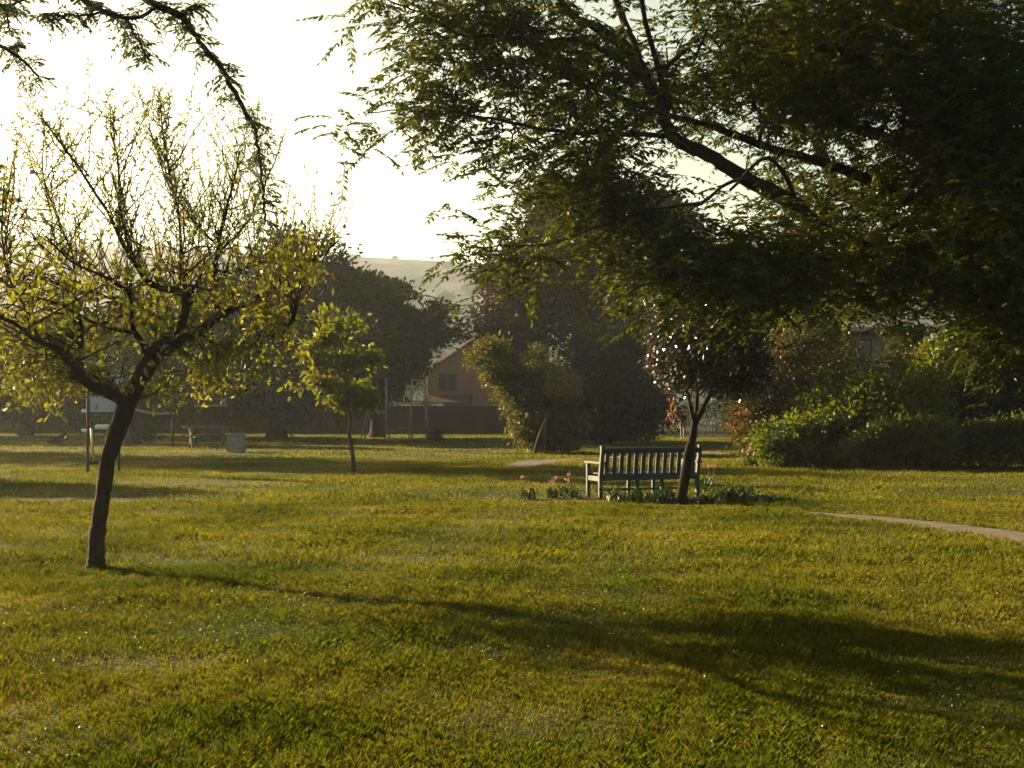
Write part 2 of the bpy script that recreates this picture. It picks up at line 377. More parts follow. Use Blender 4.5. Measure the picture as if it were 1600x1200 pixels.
def clump_tree(name, base, label, cat, blobs, lmat, bmat, leafL, leafW, nclump, perclump, csize, trunk_top=None, trunk_r=.15, group=None, lean=(0, 0), hexa=False, gaps=(), droop=.3, nlimb=10, trunk=True, flat=.7):
    """blobs: (px, py, rx, ry, Y, ry_depth) in photo pixels at a real distance Y -> true ellipsoids"""
    root = empty(name, base, label, cat, group)
    B = []
    for (px, py, rx, ry, Y, dy) in blobs:
        B.append((P(px, py, Y), np.array([rx / F * Y, dy, ry / F * Y])))
    vol = np.array([np.prod(b[1]) ** (2 / 3) for b in B]); vol /= vol.sum()
    T = []
    for (c, r), v in zip(B, vol):
        k = max(3, int(nclump * v)); kp = max(3, k // 8); u = sph(kp) * (rng.random((kp, 1)) ** .38)
        q = c + u * r * (1 + .14 * rng.normal(size=(kp, 1)))
        q = q[rng.integers(0, kp, k)] + rng.normal(size=(k, 3)) * np.array([1, 1, .6]) * csize * .62
        T.append(q)
    T = np.concatenate(T); T = T[T[:, 2] > .05]
    if gaps:
        px = T[:, 0] / T[:, 1] * F + CX; py = HY - (T[:, 2] - CAMZ) / T[:, 1] * F
        ok = np.ones(len(T), bool)
        for (gx, gy, ga, gb) in gaps: ok &= ((px - gx) / ga) ** 2 + ((py - gy) / gb) ** 2 > 1
        T = T[ok]
    b = np.array(base, float); cen = T.mean(0)
    tb = Tubes(); limbs = []
    tt = np.array(trunk_top if trunk_top is not None else (b * .35 + cen * .65), float)
    n = 6; s = np.linspace(0, 1, n)[:, None]
    pts = b * (1 - s) + tt * s + rng.normal(size=(n, 3)) * .05 * np.sin(s * math.pi) * np.linalg.norm(tt - b) * .6
    pts[0] = b - np.array([0, 0, .08]); rad = trunk_r * (1 - .5 * s[:, 0]); rad[0] *= 1.35
    pts, rad = smooth_path(pts, rad, 3)
    tb.add(pts, rad, 9); limbs.append((pts[len(pts) // 2:], rad[len(pts) // 2:]))
    for i in rng.choice(len(T), min(nlimb, len(T)), replace=False):
        twig_to(tb, limbs, T[i], trunk_r * .5, .15, True, 5, 8)
    for i in rng.choice(len(T), min(nlimb * 8, len(T)), replace=False):
        twig_to(tb, limbs, T[i], trunk_r * .15, .12, False, 3, 5)
    link('trunk', tb.mesh(name + '_trunk'), bmat, root)
    lv = Leaves()
    K = len(T); idx = np.repeat(np.arange(K), perclump)
    sz = csize * (.6 + .8 * rng.random(K))[idx][:, None]
    off = rng.normal(size=(len(idx), 3)) * np.array([1, 1, flat]) * sz * .5
    c = T[idx] + off
    out = norm(off + .3 * (T[idx] - cen)) + rng.normal(size=c.shape) * .6 - np.array([0, 0, droop])
    m = len(c); L = leafL * (.6 + .8 * rng.random(m))
    c[:, 2] = np.maximum(c[:, 2], .06 + leafL)
    lv.add(c, out, norm(sph(m) + np.array([0, 0, .6])), L, leafW * (.7 + .6 * rng.random(m)))
    link('crown', lv.mesh(name + '_crown', hexa), lmat, root)
    return root

def gp(px, Y): # ground point under a pixel column
    x = (px - CX) / F * Y
    return (x, Y, H(x, Y))

# --- leaning tree, left foreground (traced limbs with real depth)
def leaning_tree():
    Y0 = 12.9
    base = gp(148, Y0)
    root = empty('leaning_tree', base, 'leaning bare-topped tree in the left foreground with dark forked trunk and yellow green leaves', 'tree')
    tb = Tubes(); limbs = []
    def limb(pl, reg=True, jit=.05, sides=7):
        pts = [P(a, b, Y0 + dy) for (a, b, w, dy) in pl]; rad = [w * (.85 if w < 24 else .95) / 2 / F * Y0 for (_, _, w, _) in pl]
        pts, rad = smooth_path(pts, rad, 5)
        pts = pts + np.cumsum(rng.normal(size=pts.shape) * .004, 0)
        tb.add(pts, rad * (1 + .05 * rng.normal(size=len(rad))), sides)
        if reg: limbs.append((pts, rad))
        return pts
    limb([(148, 893, 40, 0), (150, 870, 27, 0), (154, 830, 25, 0), (160, 780, 24, 0), (168, 720, 25, 0), (185, 665, 29, .02), (207, 610, 31, .03), (232, 565, 29, .03), (247, 545, 26, .02)], sides=10)
    L = [
     [(240, 555, 26, 0), (266, 522, 21, -.1), (287, 498, 18, -.2), (292, 470, 15, -.25), (284, 452, 14, -.3), (253, 443, 12, -.35), (230, 427, 11, -.4), (205, 392, 9, -.5), (187, 357, 7, -.55), (167, 317, 5.5, -.6), (127, 250, 4, -.7), (90, 200, 3, -.7)],
     [(245, 553, 22, 0), (280, 535, 19, .2), (310, 520, 17, .4), (343, 495, 15, .6), (387, 473, 12, .9), (430, 449, 10, 1.1), (450, 430, 7, 1.2), (490, 405, 5, 1.4), (520, 380, 3, 1.5)],
     [(340, 497, 13, .6), (338, 460, 10, .55), (335, 417, 9, .5), (340, 377, 8, .5), (352, 330, 6, .5), (362, 290, 4.5, .5), (372, 240, 3, .5)],
     [(338, 380, 6, .5), (310, 358, 5, .4), (285, 330, 5, .3), (260, 290, 4, .2), (245, 250, 3, .2), (240, 215, 2.5, .2)],
     [(287, 457, 8, -.25), (285, 430, 6, -.2), (284, 400, 5, -.1), (278, 340, 5, 0), (262, 270, 4, .1), (250, 200, 3, .2), (246, 168, 2, .2)],
     [(335, 420, 5, .5), (360, 422, 4, .6), (400, 410, 3, .7), (440, 395, 2.5, .8)],
     [(234, 560, 18, 0), (222, 535, 13, -.1), (208, 515, 10, -.3), (206, 488, 9, -.4), (198, 460, 8, -.5), (183, 447, 7, -.6), (150, 430, 5, -.9), (112, 412, 4, -1.1), (70, 370, 3, -1.2)],
     [(205, 392, 6, -.5), (190, 350, 5, -.5), (184, 267, 4, -.4), (178, 220, 3, -.3), (176, 180, 2, -.3)],
     [(196, 636, 20, 0), (180, 618, 20, -.15), (163, 607, 19, -.3), (140, 596, 18, -.5), (123, 577, 14, -.7), (93, 550, 11, -1.0), (50, 530, 9, -1.4), (20, 508, 7, -1.7), (-40, 480, 5, -2.0), (-100, 440, 3, -2.2)],
     [(60, 532, 7, -1.3), (48, 490, 6, -1.2), (17, 440, 5, -1.2), (7, 400, 4, -1.2), (3, 350, 3, -1.2), (6, 290, 2.5, -1.2)],
     [(120, 575, 9, -.7), (128, 520, 6, -.3), (118, 460, 5, .0), (117, 400, 5, .2), (95, 345, 4, .3), (80, 310, 4, .3), (67, 267, 3, .3), (72, 200, 2, .3)],
     [(310, 520, 8, .4), (350, 540, 6, .3), (400, 535, 5, .1), (440, 520, 4, -.1), (460, 500, 3, -.2)],
     [(210, 520, 7, -.3), (150, 505, 6, -.6), (90, 470, 4, -.9), (30, 450, 3, -1.2), (-30, 400, 2.5, -1.3)],
     [(337, 400, 6, .5), (385, 350, 4, .8), (410, 300, 3, 1.0), (420, 260, 2.5, 1.1)],
     [(260, 525, 9, 0), (300, 500, 6, .8), (330, 440, 5, 1.5), (310, 380, 4, 2.0), (320, 320, 3, 2.2)],
     [(245, 548, 9, 0), (230, 490, 7, 1.0), (150, 460, 5, 1.8), (90, 420, 4, 2.1), (40, 360, 3, 2.2)],
    ]
    for l in L: limb(l)
    lv = Leaves()
    limb_all = list(limbs[1:])
    # ascending whips with sparse leaves
    whips = []
    for pts, rad in limb_all:
        for i in range(2, len(pts) - 1):
            z = pts[i, 2]
            k = 1 if rng.random() < (.9 if z > 2.4 else .3) else 0
            for _ in range(k + (z > 2.7) * (rng.random() < .9)):
                Lw = .35 + .65 * rng.random()
                d = norm(np.array([rng.normal() * .55, rng.normal() * .5, .9 + .3 * rng.random()]))
                n = 7; s = np.linspace(0, 1, n)[:, None]
                q = pts[i] + d * Lw * s + np.cumsum(rng.normal(size=(n, 3)) * .02, 0)
                q = q + np.array([0, 0, 1]) * .12 * Lw * s ** 2
                if q[-1, 2] > 4.95: q[:, 2] = pts[i, 2] + (q[:, 2] - pts[i, 2]) * .4
                tb.add(q, (.0052 + .003 * rng.random()) * (1 - .6 * s[:, 0]), 3); whips.append(q)
    for q in whips:
        hi = q[:, 2].mean() > 2.9
        k = rng.integers(12, 24) if hi else rng.integers(14, 26)
        t = rng.random(k) * (len(q) - 1); i = t.astype(int); f = (t - i)[:, None]
        c = q[i] * (1 - f) + q[np.minimum(i + 1, len(q) - 1)] * f
        d = sph(k) + np.array([0, 0, .4])
        lv.add(c, d, sph(k), (.046 if hi else .075) * (.6 + .8 * rng.random(k)), .018 if hi else .032)
    # leafy drooping sprays in the lower crown
    blobs = [(60, 560, 130, 70, 90), (175, 505, 110, 60, 60), (250, 460, 110, 60, 45), (330, 570, 90, 50, 60), (420, 530, 60, 65, 36), (470, 420, 75, 50, 46), (60, 480, 100, 60, 40), (-90, 520, 120, 90, 70), (90, 620, 60, 25, 16), (330, 600, 40, 28, 12), (380, 460, 90, 50, 36), (250, 600, 60, 30, 16), (20, 600, 90, 40, 40), (-60, 360, 90, 80, 20)]
    for (px, py, rx, ry, n) in blobs:
        n = int(n * .6); u = sph(n) * (rng.random((n, 1)) ** .5)
        dyc = 1.4 * rng.normal(size=n) * .6
        for j in range(n):
            t = P(px + u[j, 0] * rx, py + u[j, 2] * ry, Y0 + dyc[j] + .3)
            if abs(px + u[j, 0] * rx - 168) < 34 and 575 < py + u[j, 2] * ry < 690: continue
            pts = twig_to(tb, limb_all, t, .010, .15, False, 3, 7)
            k = 16; tt = (.35 + .65 * rng.random(k)) * (len(pts) - 1); i = tt.astype(int); f = (tt - i)[:, None]
            c = pts[i] * (1 - f) + pts[np.minimum(i + 1, len(pts) - 1)] * f + rng.normal(size=(k, 3)) * .02
            cc = np.repeat(t[None], 12, 0) + rng.normal(size=(12, 3)) * np.array([.10, .12, .09])
            c = np.concatenate([c, cc]); m = len(c)
            d = sph(m) * .8 + np.array([0, 0, -.55])
            lv.add(c, d, sph(m), .074 * (.5 + .9 * rng.random(m)), .030 * (.7 + .5 * rng.random(m)))
    link('trunk', tb.mesh('leaning_trunk'), M['bark_brown'], root)
    link('crown', lv.mesh('leaning_crown', True), M['leaf_lean'], root)
leaning_tree()

# --- thorn tree outside the frame on the left whose branches hang into the top left corner
def thorn_tree():
    base = (-5.0, 6.6, H(-5.0, 6.6))
    root = empty('thorn_tree', base, 'thorn tree branches with feathery grey green leaves hanging down against the bright sky', 'tree')
    tb = Tubes(); lv = Leaves(); Y0 = 6.2
    def limb(pts, rad, sides=7):
        pts, rad = smooth_path(pts, rad, 5); pts = pts + rng.normal(size=pts.shape) * .004
        tb.add(pts, rad, sides); return pts
    b = np.array(base)
    top = np.array([-4.4, 6.3, 3.6])
    limb([b - [0, 0, .1], b + [.1, 0, 1.2], b + [.3, -.1, 2.4], top], [.16, .12, .11, .09], 9)
    # arching limb to the hanging branch
    S = [np.array([-4.4, 6.3, 3.55]), np.array([-3.6, 6.2, 4.3]), P(60, -95, Y0), P(170, -45, Y0), P(235, 2, Y0)]
    limb(S, [.08, .06, .035, .025, .018])
    def br(pl, Y=Y0):
        return limb([P(a, c, Y + dy) for (a, c, w, dy) in pl], [w / 2 / F * Y for (_, _, w, _) in pl], 5)
    B = []
    B.append(br([(235, 2, 12, 0), (262, 16, 12, 0), (285, 27, 11, 0), (300, 48, 9, .02), (320, 75, 9, .03), (342, 102, 9, .05), (362, 138, 8, .05), (381, 172, 8, .08), (396, 198, 7, .1), (403, 225, 6, .1), (407, 260, 5, .1), (412, 300, 5, .1), (414, 345, 4, .1)]))
    B.append(br([(60, -60, 10, 0), (110, -20, 9, 0), (135, 5, 8, 0), (165, 20, 8, 0), (200, 28, 7, 0), (250, 12, 6, 0)]))
    B.append(br([(195, 28, 5, 0), (210, 50, 4, 0), (222, 72, 3, 0), (235, 95, 3, 0)]))
    B.append(br([(-120, -30, 9, -.2), (-60, 30, 8, -.2), (-20, 60, 7, -.1), (10, 78, 6, 0), (40, 98, 5, 0), (62, 120, 3, 0)]))
    B.append(br([(-80, -30, 6, 0), (-20, -5, 5, 0), (10, 20, 4, 0), (15, 45, 3, 0)]))
    B.append(br([(100, -40, 6, .3), (60, -20, 5, .3), (30, 2, 4, .3), (0, 10, 3, .3)]))
    B.append(br([(165, 20, 5, 0), (120, 24, 4, 0), (85, 22, 3, 0), (66, 22, 2, 0)]))
    B.append(br([(285, 27, 5, 0), (300, 10, 4, 0), (312, 12, 2, 0)]))
    for q in B:
        n = len(q)
        k = int(n * 2.0)
        i = rng.integers(1, n, k); c = q[i] + rng.normal(size=(k, 3)) * .006
        d = rng.normal(size=(k, 3)) * np.array([1, .7, .5]) + np.array([.12, 0, -.12])
        Rl = .11 * (.6 + .7 * rng.random(k))
        fronds(lv, c, d, Rl, 5, .042, .014, .25)
        for a, dd, rr in zip(c, norm(d), Rl): tb.add([a, a + dd * rr * .6, a + dd * rr - np.array([0, 0, .25 * rr])], [.002, .0014, .0008], 3)
    # own crown beyond the frame
    T = np.array([-5.6, 6.6, 4.6]) + sph(110) * np.array([1.9, 1.6, .8]) * rng.random((110, 1)) ** .4
    T = T[(T[:, 0] / T[:, 1] * F + CX < -60) | (HY - (T[:, 2] - CAMZ) / T[:, 1] * F < -60)]
    lim = [(np.array([top, top + [-.5, .1, .5], top + [.3, 0, .6]]), np.array([.06, .05, .04]))]
    for t in T:
        twig_to(tb, lim, t, .02, .15, False, 3)
        fronds(lv, np.repeat(t[None], 6, 0) + rng.normal(size=(6, 3)) * .1, sph(6), np.full(6, .14), 5, .045, .014)
    link('trunk', tb.mesh('thorn_trunk'), M['bark_grey'], root)
    link('crown', lv.mesh('thorn_crown'), M['leaf_thorn'], root)
thorn_tree()

# --- big spreading tree on the right
def big_tree():
    base = (9.3, 19.5, H(9.3, 19.5))
    root = empty('spreading_tree', base, 'huge dark spreading tree whose limbs and feathery leaves fill the upper right', 'tree')
    tb = Tubes(); lv = Leaves(); limbs = []
    def limb(pl, sides=8, reg=True):
        pts = [P(a, b, Y) for (a, b, w, Y) in pl]; rad = [w * (.8 if w < 60 else 1) / 2 / F * Y for (_, _, w, Y) in pl]
        pts, rad = smooth_path(pts, rad, 5); pts = pts + np.cumsum(rng.normal(size=pts.shape) * .01, 0)
        tb.add(pts, rad * (1 + .06 * rng.normal(size=len(rad))), sides)
        if reg: limbs.append((pts, rad))
    b = np.array(base)
    t0, r0 = smooth_path([b - [0, 0, .2], b + [-.05, 0, .8], P(1690, 620, 19.3), P(1610, 545, 19)], [.62, .42, .38, .34], 5)
    tb.add(t0, r0, 12)
    limb([(1610, 545, 72, 19), (1568, 500, 64, 18.9), (1530, 450, 58, 18.8), (1506, 370, 50, 18.8), (1496, 280, 46, 18.8), (1490, 150, 38, 18.9), (1470, 20, 30, 19), (1440, -120, 22, 19), (1400, -260, 14, 19)], 10)
    limb([(1568, 498, 48, 18.9), (1510, 428, 40, 18.5), (1450, 402, 36, 18.2), (1367, 394, 33, 18), (1292, 362, 32, 17.8), (1250, 325, 31, 17.6), (1179, 285, 29, 17.4), (1125, 250, 27, 17.2), (1062, 215, 25, 17), (1040, 165, 24, 17), (1000, 92, 26, 17), (950, 54, 20, 17), (908, 30, 15, 17), (878, -5, 12, 17), (820, -60, 8, 17)], 9)
    limb([(998, 90, 16, 17), (985, 55, 15, 17.2), (970, 20, 14, 17.4), (958, -30, 12, 17.5), (940, -120, 8, 17.6)])
    limb([(1045, 170, 14, 17), (1010, 30, 10, 16.4), (1000, -60, 8, 16)])
    limb([(1504, 360, 30, 18.8), (1420, 310, 24, 18.4), (1330, 270, 20, 18.2), (1246, 242, 18, 18), (1200, 226, 16, 17.9), (1125, 202, 14, 17.8), (1062, 183, 11, 17.7), (960, 150, 8, 17.6), (870, 110, 5, 17.5)])
    limb([(1495, 270, 24, 18.8), (1400, 220, 20, 19.4), (1300, 190, 17, 19.8), (1233, 137, 14, 20), (1200, 83, 12, 20), (1150, 10, 9, 20), (1100, -80, 6, 20)])
    limb([(1062, 213, 12, 17), (1000, 216, 11, 16.8), (930, 210, 10, 16.7), (850, 203, 8, 16.6), (767, 187, 7, 16.5), (717, 178, 6, 16.5), (667, 160, 4, 16.5), (620, 172, 3, 16.5), (575, 182, 2.5, 16.5)], 6)
    limb([(1020, 130, 12, 17), (930, 75, 10, 16.6), (850, 62, 8, 16.2), (780, 55, 7, 16), (720, 55, 5, 16), (655, 20, 4, 16), (600, 0, 3, 16), (540, -15, 2, 16)], 6)
    limb([(1175, 285, 9, 17.4), (1150, 285, 8, 17), (1108, 312, 7, 16.6), (1085, 330, 6, 16.2), (1000, 340, 5, 16), (920, 365, 4, 16), (850, 383, 4, 16), (780, 390, 3, 16), (735, 395, 2.5, 16)], 5)
    limb([(1367, 396, 14, 18), (1300, 410, 10, 17), (1200, 415, 8, 16.4), (1100, 430, 6, 16), (1020, 450, 4, 15.8), (985, 465, 3, 15.8)], 6)
    limb([(1450, 404, 14, 18.2), (1420, 430, 9, 17), (1380, 440, 6, 16.2), (1300, 448, 4, 15.8)], 6)
    limb([(1530, 450, 18, 18.8), (1500, 440, 12, 17), (1470, 450, 8, 16), (1440, 480, 5, 15.5)], 6)
    limb([(1250, 325, 10, 17.6), (1200, 250, 8, 17), (1140, 300, 6, 16.4)], 5)
    # limbs away from the view: the back and right of the crown
    for (tx, ty, tz) in ((14, 20, 7), (13, 26, 8), (8, 27, 9), (12, 14, 8), (4, 25, 8.5), (16, 17, 6), (7, 14, 8.5)):
        t = np.array([tx, ty, tz], float); a = P(1530, 450, 18.8); s = np.linspace(0, 1, 8)[:, None]
        pts = a * (1 - s) + t * s + rng.normal(size=(8, 3)) * .15 * np.sin(s * math.pi)
        rad = .18 * (1 - .8 * s[:, 0]); tb.add(pts, rad, 6); limbs.append((pts, rad))
    blobs = [ # px,py,rx,ry,Y,dy,n
      (1420, 120, 230, 210, 19, 3.0, 560), (1190, 90, 170, 140, 18.5, 2.4, 220), (960, 130, 150, 110, 17, 1.6, 120), (800, 70, 130, 85, 16.5, 1.0, 70),
      (690, 120, 75, 50, 16.3, .6, 18), (640, 25, 60, 30, 16, .5, 14), (900, 250, 90, 60, 16.8, 1.0, 52), (960, 330, 80, 50, 16.4, .9, 45),
      (1100, 415, 130, 55, 16.2, 1.1, 85), (1250, 415, 150, 48, 16.5, 1.4, 85), (1420, 405, 120, 50, 17, 1.6, 120), (1530, 300, 110, 190, 18, 2.2, 400),
      (1290, 300, 110, 70, 18.5, 1.5, 50), (1160, 345, 90, 30, 17, .8, 22), (660, 182, 70, 22, 16.5, .4, 16), (575, 192, 30, 14, 16.5, .2, 5),
      (820, 395, 60, 22, 16, .5, 16), (725, 400, 26, 14, 16, .2, 5), (800, 240, 45, 30, 16.6, .4, 12), (730, 190, 50, 25, 16.5, .4, 10),
      (1100, -120, 420, 140, 18, 3.5, 160), (1640, 250, 120, 300, 19, 3, 90), (1560, 520, 50, 60, 18, 1.0, 60), (760, 10, 120, 50, 16.2, .8, 40)]
    gaps = [(1165, 150, 36, 16), (1078, 85, 26, 22), (1120, 335, 38, 22), (1140, 240, 34, 18), (1260, 205, 30, 14), (1350, 215, 24, 14), (1425, 205, 20, 9), (1185, 262, 30, 14), (1010, 45, 16, 30), (1290, 270, 22, 10), (925, 30, 20, 16), (1350, 540, 45, 30)]
    T = []; main = [(1450, 402), (1367, 394), (1292, 362), (1250, 325), (1179, 285), (1125, 250), (1062, 215), (1040, 165), (1000, 92), (950, 54), (908, 30)]
    main2 = [(1420, 310), (1330, 270), (1246, 242), (1200, 226), (1125, 202), (1062, 183)]; main3 = [(1568, 498), (1530, 450), (1506, 370), (1496, 280), (1490, 150)]
    def seg_d(a, c, pl):
        best = 1e9
        for (x0, y0), (x1, y1) in zip(pl[:-1], pl[1:]):
            t = max(0, min(1, ((a - x0) * (x1 - x0) + (c - y0) * (y1 - y0)) / ((x1 - x0) ** 2 + (y1 - y0) ** 2)))
            best = min(best, math.hypot(a - x0 - t * (x1 - x0), c - y0 - t * (y1 - y0)))
        return best
    for (px, py, rx, ry, Y, dy, n) in blobs:
        u = sph(n) * (rng.random((n, 1)) ** .45)
        for j in range(n):
            a, c2 = px + u[j, 0] * rx, py + u[j, 2] * ry
            if any(((a - gx) / (ga + 14)) ** 2 + ((c2 - gy) / (gb + 12)) ** 2 < 1 for gx, gy, ga, gb in gaps): continue
            Yq = Y + u[j, 1] * dy
            dm = min(seg_d(a, c2, main) - 8, seg_d(a, c2, main2), seg_d(a, c2, main3) - 6)
            if dm < 20 and Yq < 18.6 and rng.random() < .72: Yq = 18.4 + 1.6 * rng.random()
            if a < 1000 and rng.random() < .22: continue
            T.append(P(a, c2, Yq))
    # far side of the crown, behind and to the right
    for (c, r, n) in (((13, 21, 7.5), (4, 4, 2.2), 120), ((9, 25, 8.5), (4.5, 3, 1.8), 90), ((15, 16, 7), (3, 3, 2), 60)):
        T.extend(list(np.array(c) + sph(n) * np.array(r) * rng.random((n, 1)) ** .4))
    T = np.array(T)
    for i in rng.choice(len(T), 150, replace=False): twig_to(tb, limbs, T[i], .035, .22, True, 5, 9)
    for t in T:
        twig_to(tb, limbs, t, .011, .22, False, 3, 6)
    K = len(T); per = 7
    c = np.repeat(T, per, 0) + rng.normal(size=(K * per, 3)) * .26
    d = rng.normal(size=(K * per, 3)) * np.array([1, 1, .35]) + np.array([-.25, -.1, -.15])
    fronds(lv, c, d, .44 * (.5 + .9 * rng.random(K * per)), 8, .118, .046, .22)
    link('trunk', tb.mesh('spreading_trunk'), M['bark'], root)
    link('crown', lv.mesh('spreading_crown'), M['leaf_big'], root)
big_tree()

# --- tree beside the bench
def bench_tree():
    Y0 = 21.6; base = gp(1066, Y0)
    root = empty('ornamental_tree', base, 'small dense dark tree with crooked trunk right in front of the bench', 'tree')
    tb = Tubes(); limbs = []
    def limb(pl, sides=7):
        pts = [P(a, b, Y0 + dy) for (a, b, w, dy) in pl]; rad = [w / 2 / F * Y0 for (_, _, w, _) in pl]
        pts, rad = smooth_path(pts, rad, 4); tb.add(pts, rad * (1 + .05 * rng.normal(size=len(rad))), sides); limbs.append((pts, rad))
    limb([(1064, 795, 24, 0), (1066, 770, 17, 0), (1072, 735, 16, 0), (1077, 705, 14, 0), (1083, 680, 12, 0), (1086, 655, 10, 0)], 9)
    limb([(1086, 660, 9, 0), (1080, 640, 7, 0), (1076, 615, 6, .1), (1070, 570, 5, .2), (1060, 500, 4, .3)])
    limb([(1086, 660, 9, 0), (1097, 640, 7, 0), (1112, 610, 6, -.1), (1125, 570, 5, -.2), (1140, 500, 4, -.3), (1150, 430, 3, -.3)])
    limb([(1087, 655, 8, 0), (1090, 610, 6, .3), (1095, 540, 5, .4), (1100, 440, 4, .4)])
    lv = Leaves(); T = []
    for (px, py, rx, ry, dy, n) in ((1110, 530, 92, 85, 1.0, 620), (1130, 440, 80, 60, .9, 300), (1045, 545, 35, 55, .45, 130), (1060, 590, 26, 28, .3, 30), (1160, 580, 50, 45, .6, 170), (1040, 480, 45, 45, .5, 60), (1090, 400, 50, 35, .5, 30)):
        u = sph(n) * (rng.random((n, 1)) ** .4)
        T += [P(px + a[0] * rx, py + a[2] * ry, Y0 + a[1] * dy) for a in u]
    T = np.array(T)
    for t in T: twig_to(tb, limbs, t, .011, .12, False, 3, 5)
    per = 34; c = np.repeat(T, per, 0) + rng.normal(size=(len(T) * per, 3)) * .085
    m = len(c); lv.add(c, sph(m) + np.array([0, 0, -.2]), sph(m), .07 * (.6 + .7 * rng.random(m)), .036)
    # hanging brown dead spray under the crown
    t = P(1052, 628, Y0); tb.add([P(1058, 600, Y0), P(1056, 615, Y0), P(1052, 628, Y0)], [.008, .006, .004], 4)
    link('trunk', tb.mesh('bench_tree_trunk'), M['bark'], root)
    link('crown', lv.mesh('bench_tree_crown', True), M['leaf_plum'], root)
    d = Leaves(); k = 60; c = P(1050, 640, Y0) + rng.normal(size=(k, 3)) * np.array([.03, .03, .13]); d.add(c, sph(k) * .4 - np.array([0, 0, 1]), sph(k), .07, .025)
    dm = leafmat('leaf_dead', [(0, (.22, .10, .05)), (1, (.35, .18, .10))], .3, (1.2, 1, .8), .03)
    o = link('dead_leaves', d.mesh('dead_leaves'), dm, root); o['label'] = 'withered rust brown leaf spray hanging below the crown'
bench_tree()

CT = clump_tree
# sapling
CT('sapling', gp(553, 32.6), 'young tree with thin pale trunk and bright yellow green crown standing alone mid lawn', 'tree',
   [(525, 520, 34, 22, 32.6, .5), (545, 555, 34, 30, 32.6, .6), (505, 562, 26, 20, 32.6, .4), (515, 595, 30, 16, 32.6, .4), (484, 598, 14, 7, 32.6, .2), (552, 600, 30, 26, 32.6, .5), (540, 628, 30, 12, 32.6, .4), (512, 497, 12, 6, 32.6, .2), (545, 500, 14, 8, 32.6, .2)],
   M['leaf_sapling'], M['bark_grey'], .15, .09, 135, 24, .24, trunk_top=P(541, 600, 32.6), trunk_r=.058, nlimb=7, hexa=True)
# dark trees at the back, left
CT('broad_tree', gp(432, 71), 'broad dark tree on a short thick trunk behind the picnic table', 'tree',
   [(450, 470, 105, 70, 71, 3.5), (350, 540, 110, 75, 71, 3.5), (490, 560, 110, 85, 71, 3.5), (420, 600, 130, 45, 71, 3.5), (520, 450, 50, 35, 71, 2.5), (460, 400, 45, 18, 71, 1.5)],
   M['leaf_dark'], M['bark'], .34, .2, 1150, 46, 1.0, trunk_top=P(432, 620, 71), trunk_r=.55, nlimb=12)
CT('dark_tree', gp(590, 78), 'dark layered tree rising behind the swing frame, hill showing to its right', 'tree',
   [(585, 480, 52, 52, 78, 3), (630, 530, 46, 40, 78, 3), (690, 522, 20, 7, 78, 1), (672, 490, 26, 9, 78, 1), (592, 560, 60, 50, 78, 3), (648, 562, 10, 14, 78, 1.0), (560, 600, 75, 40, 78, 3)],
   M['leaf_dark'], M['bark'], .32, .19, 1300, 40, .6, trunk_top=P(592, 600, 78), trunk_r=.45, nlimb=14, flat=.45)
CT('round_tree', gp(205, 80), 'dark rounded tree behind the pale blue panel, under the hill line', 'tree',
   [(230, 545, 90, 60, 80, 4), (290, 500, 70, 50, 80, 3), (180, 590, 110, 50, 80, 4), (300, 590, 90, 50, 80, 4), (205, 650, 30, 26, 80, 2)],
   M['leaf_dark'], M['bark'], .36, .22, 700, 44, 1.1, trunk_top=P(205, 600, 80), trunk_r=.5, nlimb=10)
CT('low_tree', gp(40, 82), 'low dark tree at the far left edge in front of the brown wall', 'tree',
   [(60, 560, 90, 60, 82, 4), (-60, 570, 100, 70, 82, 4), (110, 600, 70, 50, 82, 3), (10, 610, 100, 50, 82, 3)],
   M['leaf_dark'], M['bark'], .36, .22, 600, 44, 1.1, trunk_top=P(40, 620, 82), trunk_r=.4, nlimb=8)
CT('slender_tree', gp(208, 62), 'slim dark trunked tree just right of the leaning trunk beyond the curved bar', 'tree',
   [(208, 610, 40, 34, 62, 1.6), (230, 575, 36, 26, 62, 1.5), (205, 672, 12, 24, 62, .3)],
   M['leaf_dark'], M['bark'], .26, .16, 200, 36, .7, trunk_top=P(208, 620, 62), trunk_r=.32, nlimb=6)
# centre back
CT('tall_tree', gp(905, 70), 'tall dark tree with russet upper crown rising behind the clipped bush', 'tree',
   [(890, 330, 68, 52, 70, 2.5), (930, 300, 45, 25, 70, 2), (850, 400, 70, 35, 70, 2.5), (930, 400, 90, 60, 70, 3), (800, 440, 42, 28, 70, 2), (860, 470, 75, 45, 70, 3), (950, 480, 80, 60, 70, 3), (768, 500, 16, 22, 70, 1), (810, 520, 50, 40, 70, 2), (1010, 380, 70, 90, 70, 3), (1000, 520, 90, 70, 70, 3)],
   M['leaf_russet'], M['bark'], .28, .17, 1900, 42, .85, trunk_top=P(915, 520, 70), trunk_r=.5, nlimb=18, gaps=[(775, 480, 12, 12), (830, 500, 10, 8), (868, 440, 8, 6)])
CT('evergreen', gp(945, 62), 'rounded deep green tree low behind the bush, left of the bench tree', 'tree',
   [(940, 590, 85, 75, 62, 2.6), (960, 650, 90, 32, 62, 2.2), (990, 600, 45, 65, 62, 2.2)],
   M['leaf_darkgreen'], M['bark'], .24, .15, 700, 44, .8, trunk_top=P(945, 620, 62), trunk_r=.35, nlimb=8)
